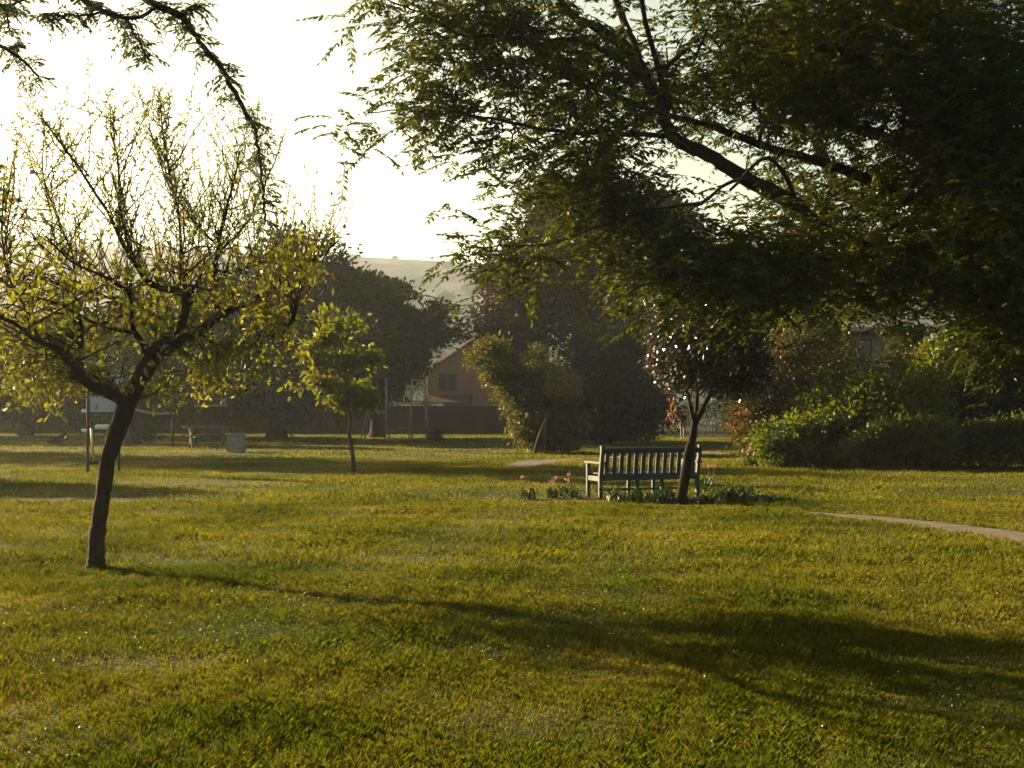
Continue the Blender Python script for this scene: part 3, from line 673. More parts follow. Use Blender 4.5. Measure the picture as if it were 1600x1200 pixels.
CT('bush', gp(838, 48.5), 'olive bush narrow at its foot and wide at the top, left side catching the sun', 'bush',
   [(842, 595, 46, 48, 48.5, 1.3), (860, 655, 44, 40, 48.5, 1.1), (805, 600, 30, 40, 48.5, .9), (822, 650, 24, 32, 48.5, .8), (838, 690, 22, 14, 48.5, .5), (878, 690, 20, 8, 48.5, .5), (790, 575, 22, 22, 48.5, .6), (768, 545, 20, 14, 48.5, .5), (752, 562, 7, 14, 48.5, .25), (782, 570, 10, 18, 48.5, .35)],
   M['leaf_olive'], M['bark'], .14, .08, 1200, 32, .32, trunk_top=P(842, 650, 48.5), trunk_r=.10, nlimb=14, droop=.6)
def thin_tree():
    Y0 = 46.8; base = gp(835, Y0); root = empty('staked_tree', base, 'thin curved young tree with small pale tan crown tied in front of the bush', 'tree')
    tb = Tubes(); pts, rad = smooth_path([np.array(base) - [0, 0, .05], P(840, 690, Y0), P(848, 668, Y0), P(857, 648, Y0), P(870, 632, Y0), P(880, 618, Y0)], [.075, .06, .055, .05, .04, .03], 4)
    tb.add(pts, rad, 7); limbs = [(pts[10:], rad[10:])]; lv = Leaves(); T = []
    for (px, py, rx, ry, n) in ((880, 596, 28, 20, 26), (862, 612, 18, 10, 10), (900, 606, 14, 16, 9), (885, 618, 20, 6, 6)):
        u = sph(n) * rng.random((n, 1)) ** .4; T += [P(px + a[0] * rx, py + a[2] * ry, Y0 + a[1] * .6) for a in u]
    for t in T: twig_to(tb, limbs, t, .012, .1, False, 3, 4)
    c = np.repeat(np.array(T), 26, 0); c = c + rng.normal(size=c.shape) * np.array([.14, .14, .09]); m = len(c)
    lv.add(c, sph(m), sph(m), .10, .06)
    link('trunk', tb.mesh('t'), M['bark_grey'], root); link('crown', lv.mesh('c'), M['leaf_pale'], root)
    tb = Tubes(); b = np.array(gp(852, Y0 - .1)); tb.add([b - [0, 0, .05], b + [0, 0, .7], P(853, 650, Y0 - .1)], [.035, .035, .03], 8)
    o = link('stake', tb.mesh('stake'), M['bark_grey']); tag(o, 'straight pale wooden stake beside the thin curved young tree', 'stake')
thin_tree()
# right side shrubbery
CT('shade_tree', gp(1190, 52), 'very dark tree behind the bench tree and the red tipped shrub', 'tree',
   [(1170, 520, 70, 90, 52, 2.2), (1200, 600, 60, 40, 52, 1.8), (1230, 450, 60, 60, 52, 2)],
   M['leaf_dark'], M['bark'], .22, .14, 520, 42, .75, trunk_top=P(1190, 600, 52), trunk_r=.3, nlimb=8)
CT('red_tipped_shrub', gp(1195, 37.5), 'loose shrub with red and orange tipped leaves above the pink flowers', 'shrub',
   [(1195, 625, 42, 45, 37.5, .9), (1215, 590, 45, 40, 37.5, .9), (1175, 660, 26, 36, 37.5, .7), (1215, 680, 40, 40, 37.5, .8), (1240, 540, 40, 34, 37.5, .8), (1170, 605, 18, 14, 37.5, .5)],
   M['leaf_redtip'], M['bark'], .12, .07, 620, 26, .34, trunk_top=P(1200, 660, 37.5), trunk_r=.06, nlimb=14)
CT('loose_tree', gp(1300, 42), 'loose yellow green tree rising behind the mounded shrubs', 'tree',
   [(1280, 560, 70, 55, 42, 1.6), (1250, 500, 55, 34, 42, 1.4), (1330, 600, 80, 28, 42, 1.5), (1400, 590, 60, 40, 42, 1.5), (1410, 530, 50, 30, 42, 1.2), (1330, 490, 60, 22, 42, 1.2)],
   M['leaf_olive'], M['bark'], .15, .09, 720, 28, .5, trunk_top=P(1300, 600, 42), trunk_r=.12, nlimb=16, gaps=[(1358, 535, 44, 28)])
CT('mounded_shrub', gp(1345, 36), 'large rounded shrub with sunlit trailing top behind the low hedge', 'shrub',
   [(1330, 650, 75, 40, 36, 1.3), (1280, 655, 45, 40, 36, 1.2), (1390, 650, 70, 45, 36, 1.3), (1370, 690, 110, 40, 36, 1.2), (1370, 612, 50, 14, 36, .9)],
   M['leaf_lime'], M['bark'], .12, .075, 1100, 32, .38, trunk_top=P(1345, 690, 36), trunk_r=.08, nlimb=12, droop=.5)
CT('round_shrub', gp(1228, 34.8), 'smaller round shrub with bright rim left of the dark gap in the shrubs', 'shrub',
   [(1228, 692, 34, 36, 34.8, .7), (1215, 700, 26, 28, 34.4, .5)],
   M['leaf_lime'], M['bark'], .12, .07, 300, 30, .3, trunk_top=P(1228, 700, 34.8), trunk_r=.05, nlimb=8, droop=.5)
CT('vine_column', gp(1455, 35.5), 'upright column of sunlit climbing leaves between the dark shrubs', 'climber',
   [(1455, 590, 22, 50, 35.5, .5), (1445, 640, 26, 30, 35.5, .5), (1470, 540, 24, 24, 35.5, .5)],
   M['leaf_sapling'], M['bark'], .12, .07, 240, 24, .3, trunk_top=P(1455, 600, 35.5), trunk_r=.06, nlimb=8)
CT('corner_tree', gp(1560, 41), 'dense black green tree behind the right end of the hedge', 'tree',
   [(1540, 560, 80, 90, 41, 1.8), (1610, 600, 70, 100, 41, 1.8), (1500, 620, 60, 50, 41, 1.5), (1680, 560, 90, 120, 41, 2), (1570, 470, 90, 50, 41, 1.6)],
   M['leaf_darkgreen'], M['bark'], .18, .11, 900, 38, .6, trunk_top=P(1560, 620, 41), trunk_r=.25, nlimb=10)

def hedge(name, px0, px1, Y, top, label, mat, depth=.9, n=900, spikes=True):
    x0, x1 = (px0 - CX) / F * Y, (px1 - CX) / F * Y
    base = ((x0 + x1) / 2, Y, 0); root = empty(name, base, label, 'hedge')
    lv = Leaves(); tb = Tubes()
    x = x0 + (x1 - x0) * rng.random(n)
    ztop = np.array([np.interp(v, np.linspace(x0, x1, len(top)), [CAMZ + (HY - t) / F * Y for t in top]) for v in x]) + .06 * fnoise(x * 3, x * 2)
    y = Y + (rng.random(n) - .5) * 2 * depth; z = .06 + (ztop - .06) * rng.random(n) ** .6
    T = np.stack([x, y, z], 1); per = 30
    c = np.repeat(T, per, 0) + rng.normal(size=(n * per, 3)) * .13; c[:, 2] = np.maximum(c[:, 2], .03); m = len(c)
    lv.add(c, sph(m) + np.array([0, 0, .5 if spikes else -.2]), sph(m), .12 * (.5 + rng.random(m)), .055)
    if spikes:
        k = n * 5; xi = rng.integers(0, n, k); c = np.stack([x[xi] + rng.normal(size=k) * .1, y[xi], ztop[xi] - .08], 1)
        d = rng.normal(size=(k, 3)) * .45 + np.array([0, 0, 1]); lv.add(c, d, sph(k), .20 * (.4 + rng.random(k)), .035)
    for i in range(0, n, 9):
        tb.add([(x[i], y[i], -.02), (x[i] + .05, y[i], z[i] * .5), (x[i], y[i] + .03, z[i])], [.02, .015, .006], 4)
    link('foliage', lv.mesh(name), mat, root)
hedge('low_hedge', 1300, 1480, 34.6, [715, 690, 668, 660, 655, 660, 672], 'low hedge with spiky sunlit top left of the darker hedge end', M['leaf_sapling'], .8, 700)
hedge('grassy_hedge', 1470, 1800, 35.2, [690, 668, 662, 655, 660, 655, 650], 'low hedge with upright grassy shoots at the right edge', M['leaf_lime'], .8, 1000)
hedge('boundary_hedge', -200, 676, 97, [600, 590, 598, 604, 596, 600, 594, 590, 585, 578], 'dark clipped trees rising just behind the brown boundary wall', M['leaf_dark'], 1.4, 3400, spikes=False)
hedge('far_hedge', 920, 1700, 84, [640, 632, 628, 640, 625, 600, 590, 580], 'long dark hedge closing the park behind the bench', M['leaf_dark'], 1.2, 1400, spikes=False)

# trees off to the left whose long evening shadows band the lawn
for (x, y, s, rs, lab) in ((-27.5, 54, 1.9, 1.05, 'tallest tree out of view at left, throwing the long middle lawn shadow'), (-35, 57, 1.3, 1.1, 'wide tree out of view at left, shading the lawn below the pale blue panel'), (-43, 79, 1.4, 1.4, 'farthest tree out of view at left, shading the far lawn'), (-17.5, 31.6, .6, .42, 'little tree out of view at left, shading a thin strip of lawn')):
    Y = y
    b = (x, y, H(x, y)); cpx = CX + x / y * F
    def bl(dx, z, rx, rz, dy): return (cpx + dx / y * F, HY - (z - CAMZ) / y * F, rx / y * F, rz / y * F, y, dy)
    CT('shadow_tree', b, lab, 'tree', [bl(0, 5.0 * s, 4 * rs, 1.7 * rs, 3.5 * rs), bl(2 * rs, 5 * s + 1.6 * rs, 2.6 * rs, 1.2 * rs, 2.2 * rs), bl(-2 * rs, 5 * s - .6 * rs, 2.6 * rs, 1.2 * rs, 2.4 * rs)],
       M['leaf_dark'], M['bark'], .32 * max(rs, .6), .2 * max(rs, .6), 150 if y < 20 else 220, 24 if y < 20 else 34, 1.0 * rs, trunk_top=(x, y, 3.4 * s), trunk_r=.32 * s, nlimb=9)

# distant trees on the ridge and hillside
def distant_trees():
    lv = Leaves(); T = sph(60) * np.array([3.2, 2.4, 2.0]) * rng.random((60, 1)) ** .4 + np.array([0, 0, 2.6])
    c = np.repeat(T, 14, 0); c = c + rng.normal(size=c.shape) * .6; m = len(c); c[:, 2] = np.maximum(c[:, 2], .2)
    lv.add(c, sph(m), sph(m), 1.3, .9); me = lv.mesh('distant_tree')
    first = None
    spots = [(578, 1000), (586, 1000), (640, 1004), (655, 998), (665, 1000), (610, 996), (120, 1000), (20, 1000), (700, 996), (330, 1000), (410, 1000), (560, 1000), (620, 1000), (680, 1002)]
    for i in range(110): spots.append((rng.uniform(-100, 1300), rng.uniform(300, 960)))
    for i, (px, Y) in enumerate(spots):
        x = (px - CX) / F * Y
        if first is None: o = link('distant_tree', me, M['leaf_dark']); first = o
        else: o = first.copy(); C.objects.link(o)
        o.location = (x, Y, float(hhill(x, Y)) - .4); s = rng.uniform(.4, 1.0); o.scale = (s * rng.uniform(.9, 1.6), s, s); o.rotation_euler.z = rng.random() * 6
        tag(o, 'hazy distant tree dotted on the far hillside', 'tree', 'trees on the far hill')
distant_trees()

# ------------------------------------------------------------------ box tools
def boxes(name, items, mat, parent=None, bev=.006):
    """items: (centre, size, (rx,ry,rz)) joined into one bevelled mesh"""
    bm = bmesh.new()
    for it in items:
        c, s = it[0], it[1]; rot = it[2] if len(it) > 2 else (0, 0, 0)
        m = Matrix.Translation(c) @ Matrix.Rotation(rot[2], 4, 'Z') @ Matrix.Rotation(rot[1], 4, 'Y') @ Matrix.Rotation(rot[0], 4, 'X') @ Matrix.Diagonal((*s, 1))
        r = bmesh.ops.create_cube(bm, size=1, matrix=m)
        if bev:
            es = list({e for v in r['verts'] for e in v.link_edges})
            bmesh.ops.bevel(bm, geom=es, offset=min(bev, min(s) * .3), segments=2, affect='EDGES')
    me = bpy.data.meshes.new(name); bm.to_mesh(me); bm.free()
    o = bpy.data.objects.new(name, me); C.objects.link(o); me.materials.append(mat)
    if parent: o.parent = parent
    return o
def rods(name, items, mat, parent=None, sides=8):
    tb = Tubes()
    for pts, r in items: tb.add(pts, np.full(len(pts), r) if np.isscalar(r) else r, sides)
    me = tb.mesh(name); o = bpy.data.objects.new(name, me); C.objects.link(o); me.materials.append(mat)
    if parent: o.parent = parent
    return o

# ------------------------------------------------------------------ bench (local: x along, +y forward away from camera)
M['bench_wood'] = solid('bench_wood', (.042, .050, .060), (.022, .027, .034), .5, 5, (1, 8, 8), .35)
def bench():
    Y = 22.7; loc = gp(938, Y)
    root = empty('park_bench', (loc[0], loc[1], loc[2]), 'weathered grey slatted wooden bench seen from behind on the lawn', 'bench')
    root.rotation_euler.z = R(21)
    W = 1.95; m = M['bench_wood']
    for x in (0, W):
        boxes('back_post', [((x, .0, .225), (.065, .07, .47)), ((x, -.055, .68), (.065, .062, .50), (R(10), 0, 0)), ((x, -.098, .935), (.08, .085, .03))], m, root)
        boxes('front_leg', [((x - .0, .52, .31), (.065, .065, .64))], m, root)
        boxes('armrest', [((x, .24, .645), (.10, .70, .035))], m, root)
        boxes('side_rail', [((x, .26, .36), (.04, .46, .09))], m, root)
    boxes('top_rail', [((W / 2, -.078, .86), (W - .066, .035, .10), (R(10), 0, 0))], m, root)
    boxes('lower_rail', [((W / 2, .0, .385), (W - .066, .035, .115))], m, root)
    n = 13
    for i in range(n):
        x = .04 + (W - .08) * (i + .5) / n + (.0)
        boxes('back_slat', [((x, -.036, .63), (.078, .02, .385), (R(9), 0, 0))], m, root, .003)
    boxes('seat', [((W / 2, .06 + .09 * k, .45 - .004 * abs(k - 2)), (W - .07, .078, .024)) for k in range(6)], m, root, .004)
    boxes('seat_apron', [((W / 2, .52, .38), (W - .066, .03, .085))], m, root)
    for x in (W * .40, W * .66):
        boxes('middle_leg', [((x, .12, .18), (.055, .055, .38))], m, root)
        boxes('middle_leg', [((x, .46, .18), (.055, .055, .38))], m, root)
    boxes('stretcher', [((W / 2, .27, .15), (W - .066, .03, .045))], m, root)
bench()

# flower bed around the bench
ORD = 'first second third fourth fifth sixth seventh eighth ninth tenth eleventh twelfth thirteenth fourteenth fifteenth sixteenth seventeenth eighteenth nineteenth'.split()
def strap_clump(x, y, n, h, flower=False, lab=None):
    z = H(x, y)
    root = empty('strap_plant', (x, y, z), lab, 'plant', 'pink flowering clumps by the bench' if flower else 'strap leaved clumps around the bench')
    V = []; 
    for i in range(n):
        a = rng.random() * 6.28; L = h * (.6 + .6 * rng.random()); w = .014 * (.7 + .6 * rng.random()); lean = .5 + .8 * rng.random()
        d = np.array([math.cos(a), math.sin(a), 0]); sd2 = np.array([-d[1], d[0], 0]) * w
        b = np.array([x, y, z - .01]) + d * .04 * rng.random() + rng.normal(size=3) * np.array([.07, .05, 0])
        L *= .9; p1_ = b + d * L * lean * .25 + np.array([0, 0, L * .55]); p2_ = b + d * L * lean * .6 + np.array([0, 0, L * .85]); p3_ = b + d * L * lean * 1.1 + np.array([0, 0, L * (.95 - .45 * lean)])
        V += [b - sd2 * .6, b + sd2 * .6, p1_ + sd2, p1_ - sd2, p1_ - sd2, p1_ + sd2, p2_ + sd2 * .8, p2_ - sd2 * .8, p2_ - sd2 * .8, p2_ + sd2 * .8, p3_ + sd2 * .1, p3_ - sd2 * .1]
    V = np.array(V); link('leaves', poly_mesh('strap', V, 4, np.repeat(rng.random(n), 3)), M['leaf_strap'], root)
    if flower:
        for k in range(rng.integers(1, 3)):
            q = np.array([x + rng.normal() * .10, y + rng.normal() * .08, z]); hh = h * (1.25 + .5 * rng.random())
            rods_o = Tubes(); rods_o.add([q, q + [0.01, 0, hh * .5], q + [.02, 0, hh]], [.005, .004, .004], 4)
            st = link('stem', rods_o.mesh('stem'), M['leaf_strap'], root)
            lv = Leaves(); c = q + [.02, 0, hh] + rng.normal(size=(18, 3)) * .017; lv.add(c, sph(18), sph(18), .034, .022)
            f = link('flower_head', lv.mesh('flower'), M['petal_pink'], root)
nl = nr = 0
for px in list(range(955, 1060, 15)) + list(range(1098, 1225, 13)):
    if px < 1070: nl += 1; lab = 'dark strap leaved clump under the bench, %s from the left leg' % ORD[nl - 1]
    else: nr += 1; lab = 'dark strap leaved clump right of the crooked trunk, %s from the trunk' % ORD[nr - 1]
    Yc = 21.9 + rng.uniform(-.25, .5); p = gp(px + rng.uniform(-5, 5), Yc); strap_clump(p[0], p[1], 20, (.13 + .24 * rng.random() ** 1.5) * (1.35 if 1120 < px < 1160 else 1), False, lab)
for q, (px, Yc) in enumerate(((828, 22.7), (862, 23.0), (879, 23.5), (899, 22.9))):
    p = gp(px, Yc); strap_clump(p[0], p[1], 26, .24, True, 'pink flowered strap plant left of the bench, %s from the left' % ORD[q])
p = gp(1101, 24.3); strap_clump(p[0], p[1], 20, .38, True, 'pink flowered strap plant just right of the bench back')
# bed soil
o = bpy.data.meshes.new('flower_bed'); th = np.linspace(0, 2 * math.pi, 40, endpoint=False)
vs = [(2.7 + 2.55 * math.cos(a) * (1 + .06 * math.sin(5 * a)), 22.35 + .42 * math.sin(a) * (1 + .1 * math.cos(3 * a)) + .05 * math.cos(a), 0) for a in th]
vs = [(a, b, H(a, b) + .006) for a, b, _ in vs]; o.from_pydata(vs, [], [tuple(range(40))]); o.update()
fb = link('flower_bed_soil', o, solid('soil', (.025, .02, .012), (.015, .012, .008), 1, 8, bump=.8)); fb['kind'] = 'structure'
# pink flowers by the right-hand shrubs
def pink_flowers():
    b = gp(1180, 35.5); root = empty('pink_flowers', b, 'cluster of bright pink blooms at the foot of the red tipped shrub', 'flowers')
    for (px, py) in ((1172, 706), (1179, 711), (1187, 707), (1183, 714), (1191, 711)):
        c0 = P(px, py, 35.5); t = Tubes(); t.add([(c0[0], c0[1], 0), (c0[0] + .02, c0[1], c0[2] * .5), c0], [.012, .01, .006], 5)
        link('stem', t.mesh('stem'), M['leaf_strap'], root)
        lv = Leaves(); c = c0 + rng.normal(size=(40, 3)) * .045; lv.add(c, sph(40), sph(40), .09, .06); link('flower_head', lv.mesh('fl'), M['petal_pink'], root)
    lv = Leaves(); k = 500; c = P(1182, 722, 35.5) + rng.normal(size=(k, 3)) * np.array([.25, .15, .13]); c[:, 2] = np.maximum(c[:, 2], .03); lv.add(c, sph(k), sph(k), .11, .06); link('foliage', lv.mesh('pf'), M['leaf_lime'], root)
pink_flowers()

# ------------------------------------------------------------------ playground things, left
M['steel_dark'] = solid('steel_dark', (.04, .032, .028), None, .8, 4, bump=.05)
M['steel_pale'] = solid('steel_pale', (.22, .19, .17), (.16, .14, .13), .6, 4, bump=.05, metal=.3)
M['panel_blue'] = solid('panel_blue', (.40, .42, .56), (.33, .35, .47), .45, 2.5, bump=.05)
M['panel_white'] = solid('panel_white', (.8, .8, .78), None, .3, 4, bump=.02)
M['yellow'] = solid('yellow_paint', (.55, .40, .12), None, .5, 4, bump=.05)
def panel_frame():
    Y = 32.4; b = gp(162, Y); s = Y / F
    root = empty('panel_frame', b, 'pale blue panel on two thin posts with white rungs, partly hidden by the leaning trunk', 'play panel')
    rods('post', [([(-25 * s, 0, -.05), (-25 * s, 0, 1.2), (-25 * s, 0, 2.2)], .035)], M['steel_dark'], root)
    rods('post', [([(24 * s, 0, -.05), (24 * s, 0, 1.2), (24 * s, 0, 2.2)], .035)], M['steel_dark'], root)
    boxes('panel', [((4 * s, 0, 2.03), (50 * s, .04, .95))], M['panel_blue'], root)
    boxes('panel_frame_bar', [((4 * s, 0, 1.53), (52 * s, .06, .04))], M['steel_dark'], root)
    boxes('white_plate', [((0 * s, -.03, 1.18), (26 * s, .10, .13), (R(-35), 0, 0))], M['panel_white'], root, .03)
    for z in (1.58, 1.09):
        boxes('step', [((-30 * s, 0, z), (.15, .14, .07), (0, R(12), 0))], M['panel_white'], root, .025)
    rods('yellow_bar', [([(-20 * s, .02, 1.15), (-18 * s, .02, .75), (-16 * s, .02, .30)], .028)], M['yellow'], root)
    boxes('low_bar', [((-16 * s, .02, .28), (22 * s, .05, .10))], M['steel_dark'], root)
panel_frame()
def curved_bar():
    Y = 56; b = gp(236, Y); root = empty('curved_bar', b, 'curved pale metal bar raised on two dark posts right of the leaning trunk', 'play bar')
    s = Y / F; z = lambda py: CAMZ + (HY - py) / F * Y - b[2]
    rods('bar', [([((px - 236) * s, 0, z(py)) for px, py in ((200, 635), (215, 641), (232, 645), (250, 647), (272, 646))], .055)], M['steel_pale'], root)
    for px, py in ((202, 636), (270, 646)):
        rods('post', [([((px - 236) * s, 0, -.05), ((px - 236) * s, 0, z(py) - .02)], .05)], M['steel_dark'], root)
curved_bar()
M['wood_play'] = solid('wood_table', (.12, .085, .065), (.07, .05, .04), .8, 5, (1, 6, 6), .3)
def picnic_table():
    Y = 56; b = gp(325, Y); root = empty('picnic_table', b, 'wooden picnic table with crossed legs and side seats left of the grey block', 'picnic table')
    root.rotation_euler.z = R(24); root.scale = (1.1, 1.1, 1.2)
    m = M['wood_play']
    boxes('table_top', [((0, -.3 + .15 * k, .74), (1.9, .135, .04)) for k in range(5)], m, root)
    for y in (-.72, .72): boxes('seat', [((0, y + .07 * k, .44), (1.9, .13, .04)) for k in (-1, 1)], m, root)
    for x in (-.65, .65):
        for sg in (-1, 1): boxes('leg', [((x, sg * .0, .36), (.09, .12, 1.05), (R(45 * sg), 0, 0))], m, root)
        boxes('crossbar', [((x + .05, 0, .40), (.04, 1.6, .09))], m, root)
picnic_table()
def stone_block():
    Y = 49.3; b = gp(369, Y); root = empty('grey_block', b, 'squat grey concrete bin with a rough rim right of the picnic table', 'bin')
    m = solid('concrete_bin', (.30, .27, .26), (.2, .18, .17), .95, 8, bump=.6)
    boxes('body', [((0, 0, .33), (.62, .62, .68))], m, root, .03); boxes('rim', [((0, 0, .70), (.70, .70, .07))], m, root, .02)
    boxes('liner', [((0, 0, .76), (.42, .42, .06))], M['steel_dark'], root, .01)
stone_block()
def post_frame():
    Y = 58; b = gp(345, Y); s = Y / F; root = empty('climbing_frame', b, 'tall dark climbing frame with one pale crossbar above the picnic table', 'climbing frame')
    for px, h in ((306, 2.4), (351, 3.2), (362, 3.9)):
        rods('post', [([((px - 345) * s, 0, -.05), ((px - 345) * s, 0, h)], .05)], M['steel_dark'], root)
    rods('crossbar', [([((304 - 345) * s, -.06, 1.83), ((357 - 345) * s, -.06, 1.83)], .045)], M['steel_pale'], root)
    rods('top_bar', [([((306 - 345) * s, 0, 2.38), ((362 - 345) * s, 0, 2.38)], .04)], M['steel_dark'], root)
post_frame()
def swing_set():
    Y = 67; b = gp(622, Y); s = Y / F; root = empty('swing_set', b, 'dark metal swing frame with splayed legs under the layered dark tree', 'swing set')
    top = 3.35
    rods('top_bar', [([((578 - 622) * s, 0, top), ((665 - 622) * s, 0, top)], .06)], M['steel_dark'], root)
    for px, dx in ((580, -14), (603, 3), (643, -2), (664, 6)):
        for sg in (-1, 1):
            rods('leg', [([((px - 622) * s, 0, top), ((px + dx * .4 - 622) * s, sg * .5, 1.4), ((px + dx - 622) * s, sg * 1.0, -.03)], .036)], M['steel_pale'], root, 6)
    for px, z in ((612, .62), (628, .75)):
        sw = bpy.data.objects.new('swing', None)
        for dx in (-.22, .22): rods('chain', [([((px - 622) * s + dx, 0, top), ((px - 622) * s + dx, .05, z)], .010)], M['steel_dark'], root, 4)
        boxes('seat', [(((px - 622) * s, .05, z - .02), (.46, .18, .05))], M['steel_pale'], root, .01)
swing_set()
CT('small_bush', gp(680, 66), 'tiny dark bush on the lawn between swings and house', 'bush',
   [(681, 684, 9, 8, 66, .3), (678, 677, 4, 5, 66, .15)], M['leaf_darkgreen'], M['bark'], .12, .08, 40, 26, .22, trunk_top=P(680, 685, 66), trunk_r=.03, nlimb=4)
def log():
    tb = Tubes(); Y = 61
    tb.add([P(76, 690, Y) - [0, 0, .02], P(80, 692, Y), P(90, 687, Y), P(104, 680, Y)], [.10, .16, .15, .13], 7)
    tb.add([P(78, 691, Y), P(74, 689, Y)], [.08, .05], 6)
    o = link('log', tb.mesh('log'), M['bark_brown']); tag(o, 'short dark log lying tilted on the far lawn at left', 'log')
log()

# ------------------------------------------------------------------ walls, fence, houses
M['wall_brown'] = solid('wall_brown', (.055, .032, .022), (.035, .02, .015), .95, 1.2, bump=.3)
M['plaster_pink'] = solid('plaster_pink', (.22, .12, .09), (.18, .10, .075), .9, 1.0, bump=.15)
M['tile_red'] = solid('tile_red', (.50, .12, .07), (.36, .08, .05), .7, 6, (1, 6, 1), .4)
M['glass'] = solid('dark_glass', (.03, .03, .04), None, .08, 1, bump=0)
M['frame_brown'] = solid('frame_brown', (.07, .045, .035), None, .6, 4, bump=.05)
def precast_wall():
    Y = 90; x0, x1 = (-200 - CX) / F * Y, (1010 - CX) / F * Y
    root = empty('boundary_wall', ((x0 + x1) / 2, Y, 0), 'long brown boundary wall of panels and piers behind the dark trees', 'wall')
    cx = (x0 + x1) / 2; n = int((x1 - x0) / 2.4); hgt = 1.95
    boxes('panels', [((x0 + (x1 - x0) * (i + .5) / n - cx, 0, .19 + .39 * k), ((x1 - x0) / n - .14, .07, .385)) for i in range(n) for k in range(5)], M['wall_brown'], root, .012)
    for i in range(n + 1):
        boxes('pier', [((x0 + (x1 - x0) * i / n - cx, -.02, hgt / 2), (.15, .17, hgt + .08))], M['wall_brown'], root, .012)
precast_wall()
def house():
    Y = 101; s = Y / F; X = lambda px: (px - CX) / F * Y; Z = lambda py: CAMZ + (HY - py) / F * Y
    root = empty('pink_house', (X(755), Y, 0), 'pinkish plastered gable house with red roof edge beyond the wall', 'house')
    cx = X(755); x0, x1, zr, ze = X(668), X(850), Z(522), Z(582)
    xm = (x0 + x1) / 2
    # gable body
    bm = bmesh.new(); D = 9.0
    prof = [(x0 - cx, 0), (x1 - cx, 0), (x1 - cx, ze), (xm - cx, zr), (x0 - cx, ze)]
    f = [bm.verts.new((a, 0, z)) for a, z in prof]; r = [bm.verts.new((a, D, z)) for a, z in prof]
    bm.faces.new(f); bm.faces.new(r[::-1])
    for i in range(5): bm.faces.new((f[i], r[i], r[(i + 1) % 5], f[(i + 1) % 5]))
    me = bpy.data.meshes.new('wall'); bm.to_mesh(me); bm.free(); o = bpy.data.objects.new('wall', me); C.objects.link(o); me.materials.append(M['plaster_pink']); o.parent = root
    a = math.atan2(zr - ze, xm - x0); L = math.hypot(zr - ze, xm - x0) + .7
    for sg in (-1, 1):
        mx = (xm - cx) + sg * math.cos(a) * L / 2; mz = zr - math.sin(a) * L / 2 + .14
        boxes('roof', [((mx, D / 2, mz), (L, D + .7, .16), (0, sg * a, 0))], M['tile_red'], root, .02)
    def win(px0, px1, py0, py1):
        fr = boxes('window', [(((X(px0) + X(px1)) / 2 - cx, -.03, (Z(py0) + Z(py1)) / 2), (X(px1) - X(px0), .08, Z(py0) - Z(py1)))], M['frame_brown'], root, .01)
        n = 2; w = (X(px1) - X(px0)) / n
        for k in range(n):
            boxes('pane', [((X(px0) - cx + w * (k + .5), -.075, (Z(py0) + Z(py1)) / 2), (w - .14, .02, Z(py0) - Z(py1) - .16))], M['glass'], fr, .0)
    win(685, 714, 583, 611); win(790, 815, 583, 611)
    # lower lean-to roof and porch
    boxes('porch_roof', [((X(700) - cx, -1.0, Z(624)), (X(738) - X(662), 2.2, .12), (R(16), 0, 0))], M['wall_brown'], root, .02)  # dull dark brown carries the tree shade on this roof
    boxes('porch_post', [((X(664) - cx, -1.9, Z(628) / 2), (.14, .14, Z(628)))], M['plaster_pink'], root)
    boxes('porch_post', [((X(722) - cx, -1.9, Z(628) / 2), (.14, .14, Z(628)))], M['plaster_pink'], root)
    boxes('gutter', [((X(678) - cx, -2.12, Z(633)), (X(692) - X(658), .14, .2))], M['panel_white'], root, .02)
    boxes('downpipe', [((X(723) - cx, -.07, 1.9), (.10, .10, 3.8))], M['plaster_pink'], root)
house()
def house_right():
    Y = 60; X = lambda px: (px - CX) / F * Y; Z = lambda py: CAMZ + (HY - py) / F * Y
    cx = X(1365); root = empty('hidden_house', (cx, Y, 0), 'mauve walled house glimpsed through the leaves above the mounded shrub', 'house')
    boxes('wall', [((0, 4, Z(516) / 2), (X(1450) - X(1290), 8, Z(516)))], solid('plaster_mauve', (.30, .22, .22), (.24, .18, .18), .9, 1), root, .02)
    boxes('roof', [((0, 3.6, Z(513) + .14), (X(1465) - X(1270), 9.2, .22), (R(3), 0, 0))], solid('roof_grey', (.32, .28, .27), None, .7, 2), root, .02)
    f = boxes('window', [((X(1345) - cx, -.03, Z(548)), (1.0, .08, 1.1))], M['frame_brown'], root, .01)
    boxes('pane', [((X(1345) - cx, -.08, Z(548)), (.84, .02, .94))], M['glass'], f, 0)
house_right()
M['fence_grey'] = solid('fence_paint', (.34, .35, .36), (.24, .25, .26), .8, 5, bump=.1)
def white_fence():
    Y = 81; x0, x1 = (1085 - CX) / F * Y, (1165 - CX) / F * Y; root = empty('picket_fence', ((x0 + x1) / 2, Y, 0), 'low white picket fence in the shadow between bench tree and red tipped shrub', 'fence')
    cx = (x0 + x1) / 2; n = 18
    for i in range(n): boxes('picket', [((x0 + (x1 - x0) * i / (n - 1) - cx, 0, .45), (.075, .03, .86 + .08 * math.sin(i * 2.1)))], M['fence_grey'], root, .01)
    boxes('rail', [((0, .035, .3), (x1 - x0, .04, .07)), ((0, .035, .7), (x1 - x0, .04, .07))], M['fence_grey'], root, .01)
white_fence()

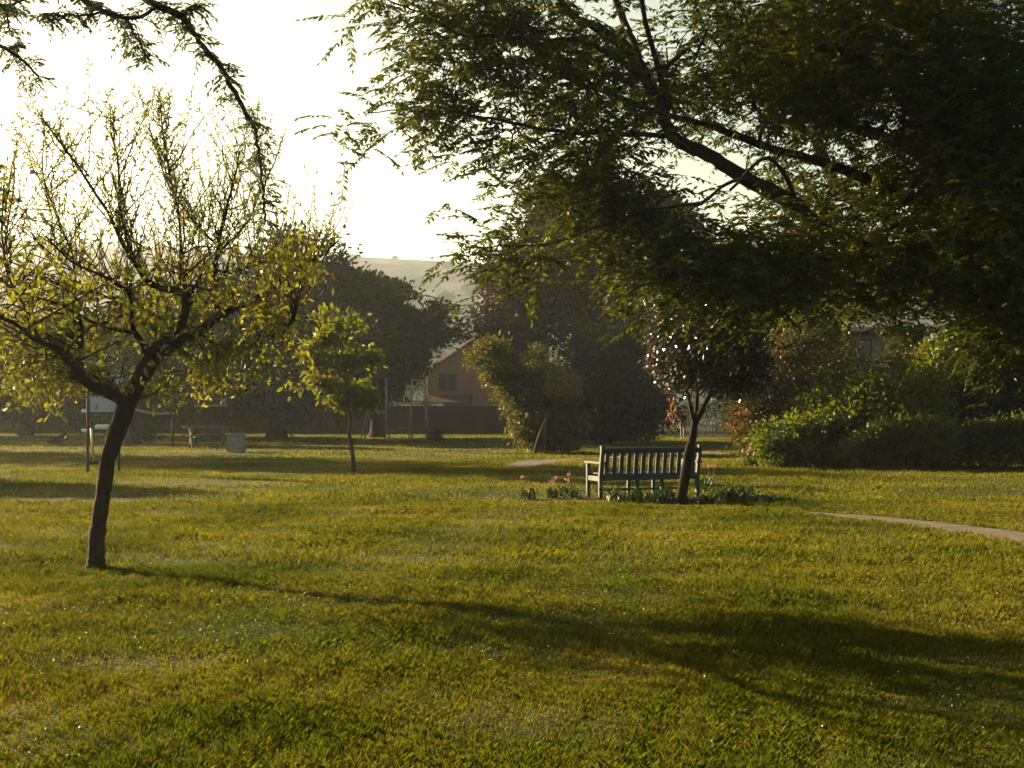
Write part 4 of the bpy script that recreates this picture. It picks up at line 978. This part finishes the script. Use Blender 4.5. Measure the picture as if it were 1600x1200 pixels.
# ------------------------------------------------------------------ walking person, far off behind the bench tree
def person():
    Y = 74; b = gp(1067, Y)
    root = empty('person', b, 'person in dark clothes with pale trousers hems walking beyond the bench', 'person')
    def skin(name, joints, edges, mat, sub=2):
        me = bpy.data.meshes.new(name); me.from_pydata([j[0] for j in joints], edges, []); me.update()
        o = bpy.data.objects.new(name, me); C.objects.link(o); o.parent = root; me.materials.append(mat)
        o.modifiers.new('skin', 'SKIN'); 
        for i, j in enumerate(joints):
            me.skin_vertices[0].data[i].radius = (j[1], j[2] if len(j) > 2 else j[1])
        me.skin_vertices[0].data[0].use_root = True
        s = o.modifiers.new('sub', 'SUBSURF'); s.levels = sub; s.render_levels = sub
        return o
    sk = solid('skin', (.35, .20, .14), None, .6, 3, bump=.05)
    J = [((0, 0, .95), .14, .10), ((0, 0, 1.18), .13, .09), ((0, 0, 1.40), .16, .09), ((0, 0, 1.50), .05), ((0, -.01, 1.58), .065, .08), ((0, -.02, 1.66), .07, .09), ((0, 0, 1.73), .05, .06),
         ((-.18, 0, 1.40), .05), ((-.22, .05, 1.13), .04), ((-.20, -.06, .90), .032), ((-.20, -.09, .82), .025, .035),
         ((.18, 0, 1.40), .05), ((.22, -.06, 1.13), .04), ((.20, -.16, .92), .032), ((.20, -.2, .85), .025, .035),
         ((-.09, 0, .90), .085), ((-.10, -.12, .50), .06), ((-.10, -.18, .09), .04), ((-.10, -.30, .04), .035, .03),
         ((.09, 0, .90), .085), ((.10, .06, .50), .06), ((.10, .24, .12), .04), ((.10, .14, .05), .035, .03)]
    E = [(0, 1), (1, 2), (2, 3), (3, 4), (4, 5), (5, 6), (2, 7), (7, 8), (8, 9), (9, 10), (2, 11), (11, 12), (12, 13), (13, 14), (0, 15), (15, 16), (16, 17), (17, 18), (0, 19), (19, 20), (20, 21), (21, 22)]
    skin('body', J, E, sk)
    g = .02
    skin('shirt', [((0, 0, .98), .155, .12), ((0, 0, 1.18), .15, .11), ((0, 0, 1.40), .17, .11), ((-.19, 0, 1.40), .07), ((-.22, .05, 1.15), .06), ((.19, 0, 1.40), .07), ((.22, -.06, 1.15), .06)], [(0, 1), (1, 2), (2, 3), (3, 4), (2, 5), (5, 6)], solid('cloth_dark', (.05, .045, .05), None, .9, 20))
    skin('trousers', [((0, 0, .96), .16, .12), ((-.09, 0, .86), .10), ((-.10, -.12, .50), .08), ((-.10, -.17, .14), .06), ((.09, 0, .86), .10), ((.10, .06, .50), .08), ((.10, .22, .17), .06)], [(0, 1), (1, 2), (2, 3), (0, 4), (4, 5), (5, 6)], solid('cloth_pale', (.32, .30, .28), None, .9, 20))
    skin('hair', [((0, .03, 1.68), .075, .09), ((0, .02, 1.75), .07, .08)], [(0, 1)], solid('hair', (.02, .015, .012), None, .8, 20))
person()

# ------------------------------------------------------------------ evening haze
def haze():
    o = boxes('haze', [((0, 560, 94.0), (2400, 1240, 192.0))], None or bpy.data.materials.new('haze_air'), None, 0)
    m = o.data.materials[0]; m.use_nodes = True; nt = m.node_tree; nt.nodes.clear()
    v = nd(nt, 'ShaderNodeVolumePrincipled'); v.inputs['Color'].default_value = (.84, .92, 1, 1); v.inputs['Density'].default_value = .00032; v.inputs['Anisotropy'].default_value = .62
    out = nd(nt, 'ShaderNodeOutputMaterial'); nt.links.new(v.outputs[0], out.inputs['Volume'])
    m.cycles.homogeneous_volume = True if hasattr(m.cycles, 'homogeneous_volume') else None
    tag(o, 'thin warm evening haze hanging over the park and hills', 'haze', kind='stuff')
haze()
